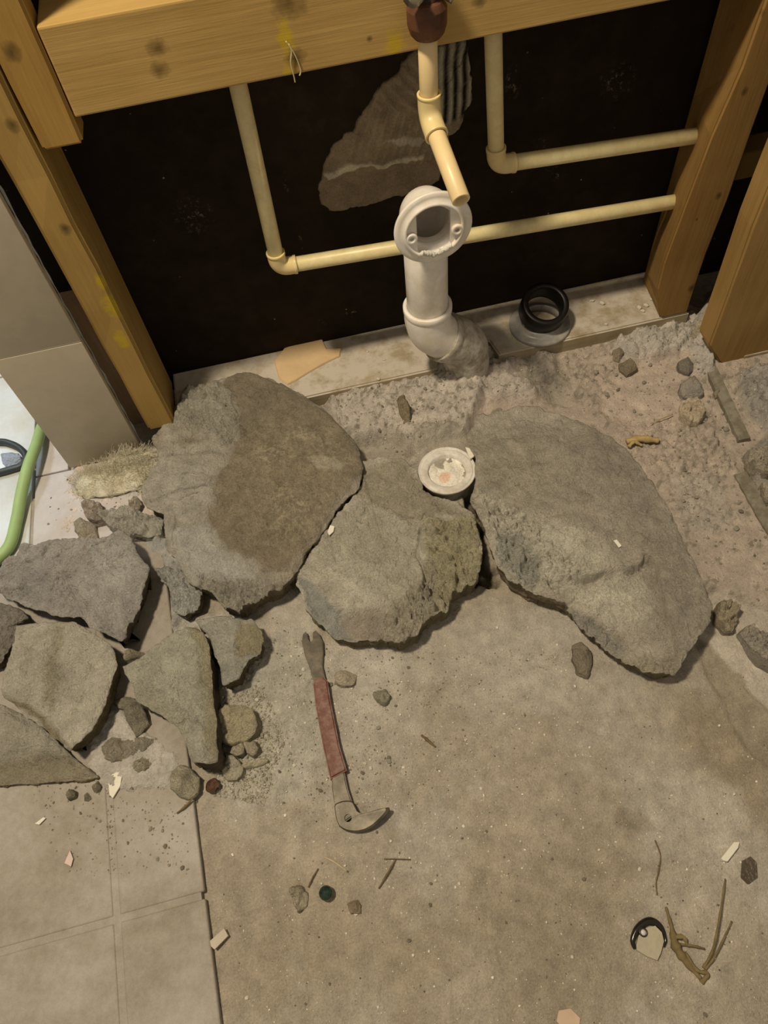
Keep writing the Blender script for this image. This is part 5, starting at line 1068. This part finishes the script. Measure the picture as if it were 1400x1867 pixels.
def scatter(region, n, smin, smax, kinds, seed):
    r = random.Random(seed); Pg = XY(region); lo, hi = Pg.min(0), Pg.max(0); out = []
    while len(out) < n:
        p = np.array([r.uniform(lo[0], hi[0]), r.uniform(lo[1], hi[1])])
        if not inpoly(p, Pg) or hit_rock(p): continue
        s = smin*(smax/smin)**(r.random()**2.2); out.append((p[0], p[1], s, r.choice(kinds), r.random()*6.28, r.randrange(5)))
    return out
def place(items, label, group):
    for (x, y, s, k, a, j) in items:
        o = bpy.data.objects.new('pebble', protos[k][j]); COL.objects.link(o); o.location = (x, y, gz(x, y)+s*.35); o.scale = (s, s*.85, s); o.rotation_euler = (0, 0, a); tag(o, label, 'pebble', group)
place(scatter([(1050, 640), (1240, 600), (1330, 800), (1400, 960), (1400, 1100), (1310, 1060), (1200, 860), (1060, 730)], 70, .0016, .0052, (0, 1, 1), 1), 'small loose pebble in the plaster dust at the right', 'pebbles in the right dust bed')
place(scatter([(600, 740), (760, 690), (860, 700), (850, 790), (740, 850), (640, 800)], 40, .0015, .0042, (0, 1, 1), 2), 'small loose pebble in the plaster dust left of the toilet pipe', 'pebbles by the toilet pipe')
place(scatter([(400, 1260), (480, 1140), (600, 1180), (760, 1200), (700, 1450), (480, 1470), (380, 1450)], 80, .0014, .0036, (0, 1, 2), 3), 'small crumb of mortar in the dust around the nail puller', 'crumbs around the nail puller')
place(scatter([(60, 1430), (340, 1440), (350, 1600), (180, 1580), (100, 1520)], 45, .0012, .0034, (0, 1, 0), 4), 'small crumb lying on the beige tile below the heap', 'crumbs on the beige tile')
place(scatter([(500, 1560), (1390, 1300), (1390, 1860), (420, 1860)], 60, .0012, .0030, (0, 0, 2), 5), 'small dark or pale crumb on the bare concrete floor', 'crumbs on the bare floor')
place(scatter([(100, 870), (260, 870), (180, 990), (90, 980)], 22, .0014, .003, (0, 1), 6), 'small crumb on the pale floor beneath the tiled wall end', 'crumbs below the tiled wall')
def sill_items():
    r = random.Random(8)
    for (px, py, s) in ((1098, 552, .005), (1080, 548, .0035), (1165, 560, .005), (1178, 556, .005), (1172, 566, .004), (1190, 545, .004), (1105, 590, .003), (640, 600, .002), (760, 625, .003), (700, 655, .0025), (670, 640, .002), (780, 612, .0025), (690, 690, .003)):
        q = PZ(px, py, .038); o = bpy.data.objects.new('pebble', protos[2][r.randrange(5)]); COL.objects.link(o); o.location = (q[0], q[1], .0362+s*.4); o.scale = (s*1.2, s, s); tag(o, 'small plaster crumb lying on the sill plate', 'pebble', 'crumbs on the sill plate')
sill_items()
def dust_crumbs():
    r = np.random.RandomState(5); V = []; F = []; C = []
    ico = bmesh.new(); bmesh.ops.create_icosphere(ico, subdivisions=1, radius=1.0); bv = np.array([v.co[:] for v in ico.verts]); ico.verts.index_update(); bf = np.array([[v.index for v in f.verts] for f in ico.faces]); ico.free()
    regs = [([(480, 1110), (620, 1180), (800, 1190), (1050, 1180), (900, 1400), (700, 1500), (480, 1480), (380, 1440), (400, 1250)], 1900, .0004, .0013, (AL(150, 136, 108), AL(112, 98, 72), AL(180, 164, 132))),
            ([(380, 1280), (480, 1250), (520, 1350), (480, 1470), (390, 1450)], 1500, .0006, .0018, (AL(158, 145, 114), AL(134, 120, 92))),
            ([(560, 740), (800, 640), (1250, 580), (1400, 700), (1400, 1120), (1300, 1080), (1180, 860), (1040, 740), (860, 740), (760, 850), (640, 800)], 2600, .0005, .0018, (AL(160, 144, 116), AL(126, 112, 86), AL(176, 158, 130))),
            ([(60, 1430), (350, 1440), (350, 1600), (120, 1600)], 700, .0004, .0013, (AL(118, 104, 80), AL(150, 134, 106))),
            ([(380, 1450), (1400, 1200), (1400, 1867), (410, 1867)], 1500, .0003, .0009, (AL(196, 180, 146), AL(200, 184, 150), AL(90, 76, 54))),
            ([(500, 1180), (1040, 1130), (1100, 1300), (1060, 1500), (860, 1650), (560, 1600), (480, 1480)], 230, .0007, .0021, (AL(206, 190, 156), AL(190, 172, 138), AL(196, 182, 148))),
            ([(420, 1480), (1380, 1300), (1390, 1867), (430, 1867)], 210, .0006, .0018, (AL(208, 192, 158), AL(196, 180, 146))),
            ([(100, 870), (260, 870), (200, 990), (90, 980)], 400, .0004, .0013, (AL(140, 124, 98), AL(180, 160, 130)))]
    b = 0
    for reg, n, s0, s1, cols in regs:
        Pg = XY(reg); lo, hi = Pg.min(0), Pg.max(0); p = lo+(hi-lo)*r.rand(n*3, 2); ok = (poly_sdf(p, Pg) < 0)
        for s in slabs_w: ok &= poly_sdf(p, s) > 0
        p = p[ok][:n]
        for x, y in p:
            s = s0*(s1/s0)**(r.rand()**2); z = gz(x, y, 1); sc = s*(.7+.6*r.rand(3))*np.array([1, 1, .7]); th = r.rand()*6.28
            vv = bv*sc*(.75+.5*r.rand(len(bv), 1)); vv = np.c_[vv[:, 0]*math.cos(th)-vv[:, 1]*math.sin(th), vv[:, 0]*math.sin(th)+vv[:, 1]*math.cos(th), vv[:, 2]]
            V.append(vv+np.array([x, y, z+s*.3])); F.append(bf+b); b += len(bv); C.append(np.tile(cols[r.randint(len(cols))], (len(bv), 1)))
    tag(link_mesh('dust_crumbs', np.concatenate(V), np.concatenate(F), M_crumb, None, False, np.concatenate(C), (0, 0, 0)), 'fine gritty plaster crumbs scattered over floor and tiles', 'crumbs', None, 'stuff')
dust_crumbs()
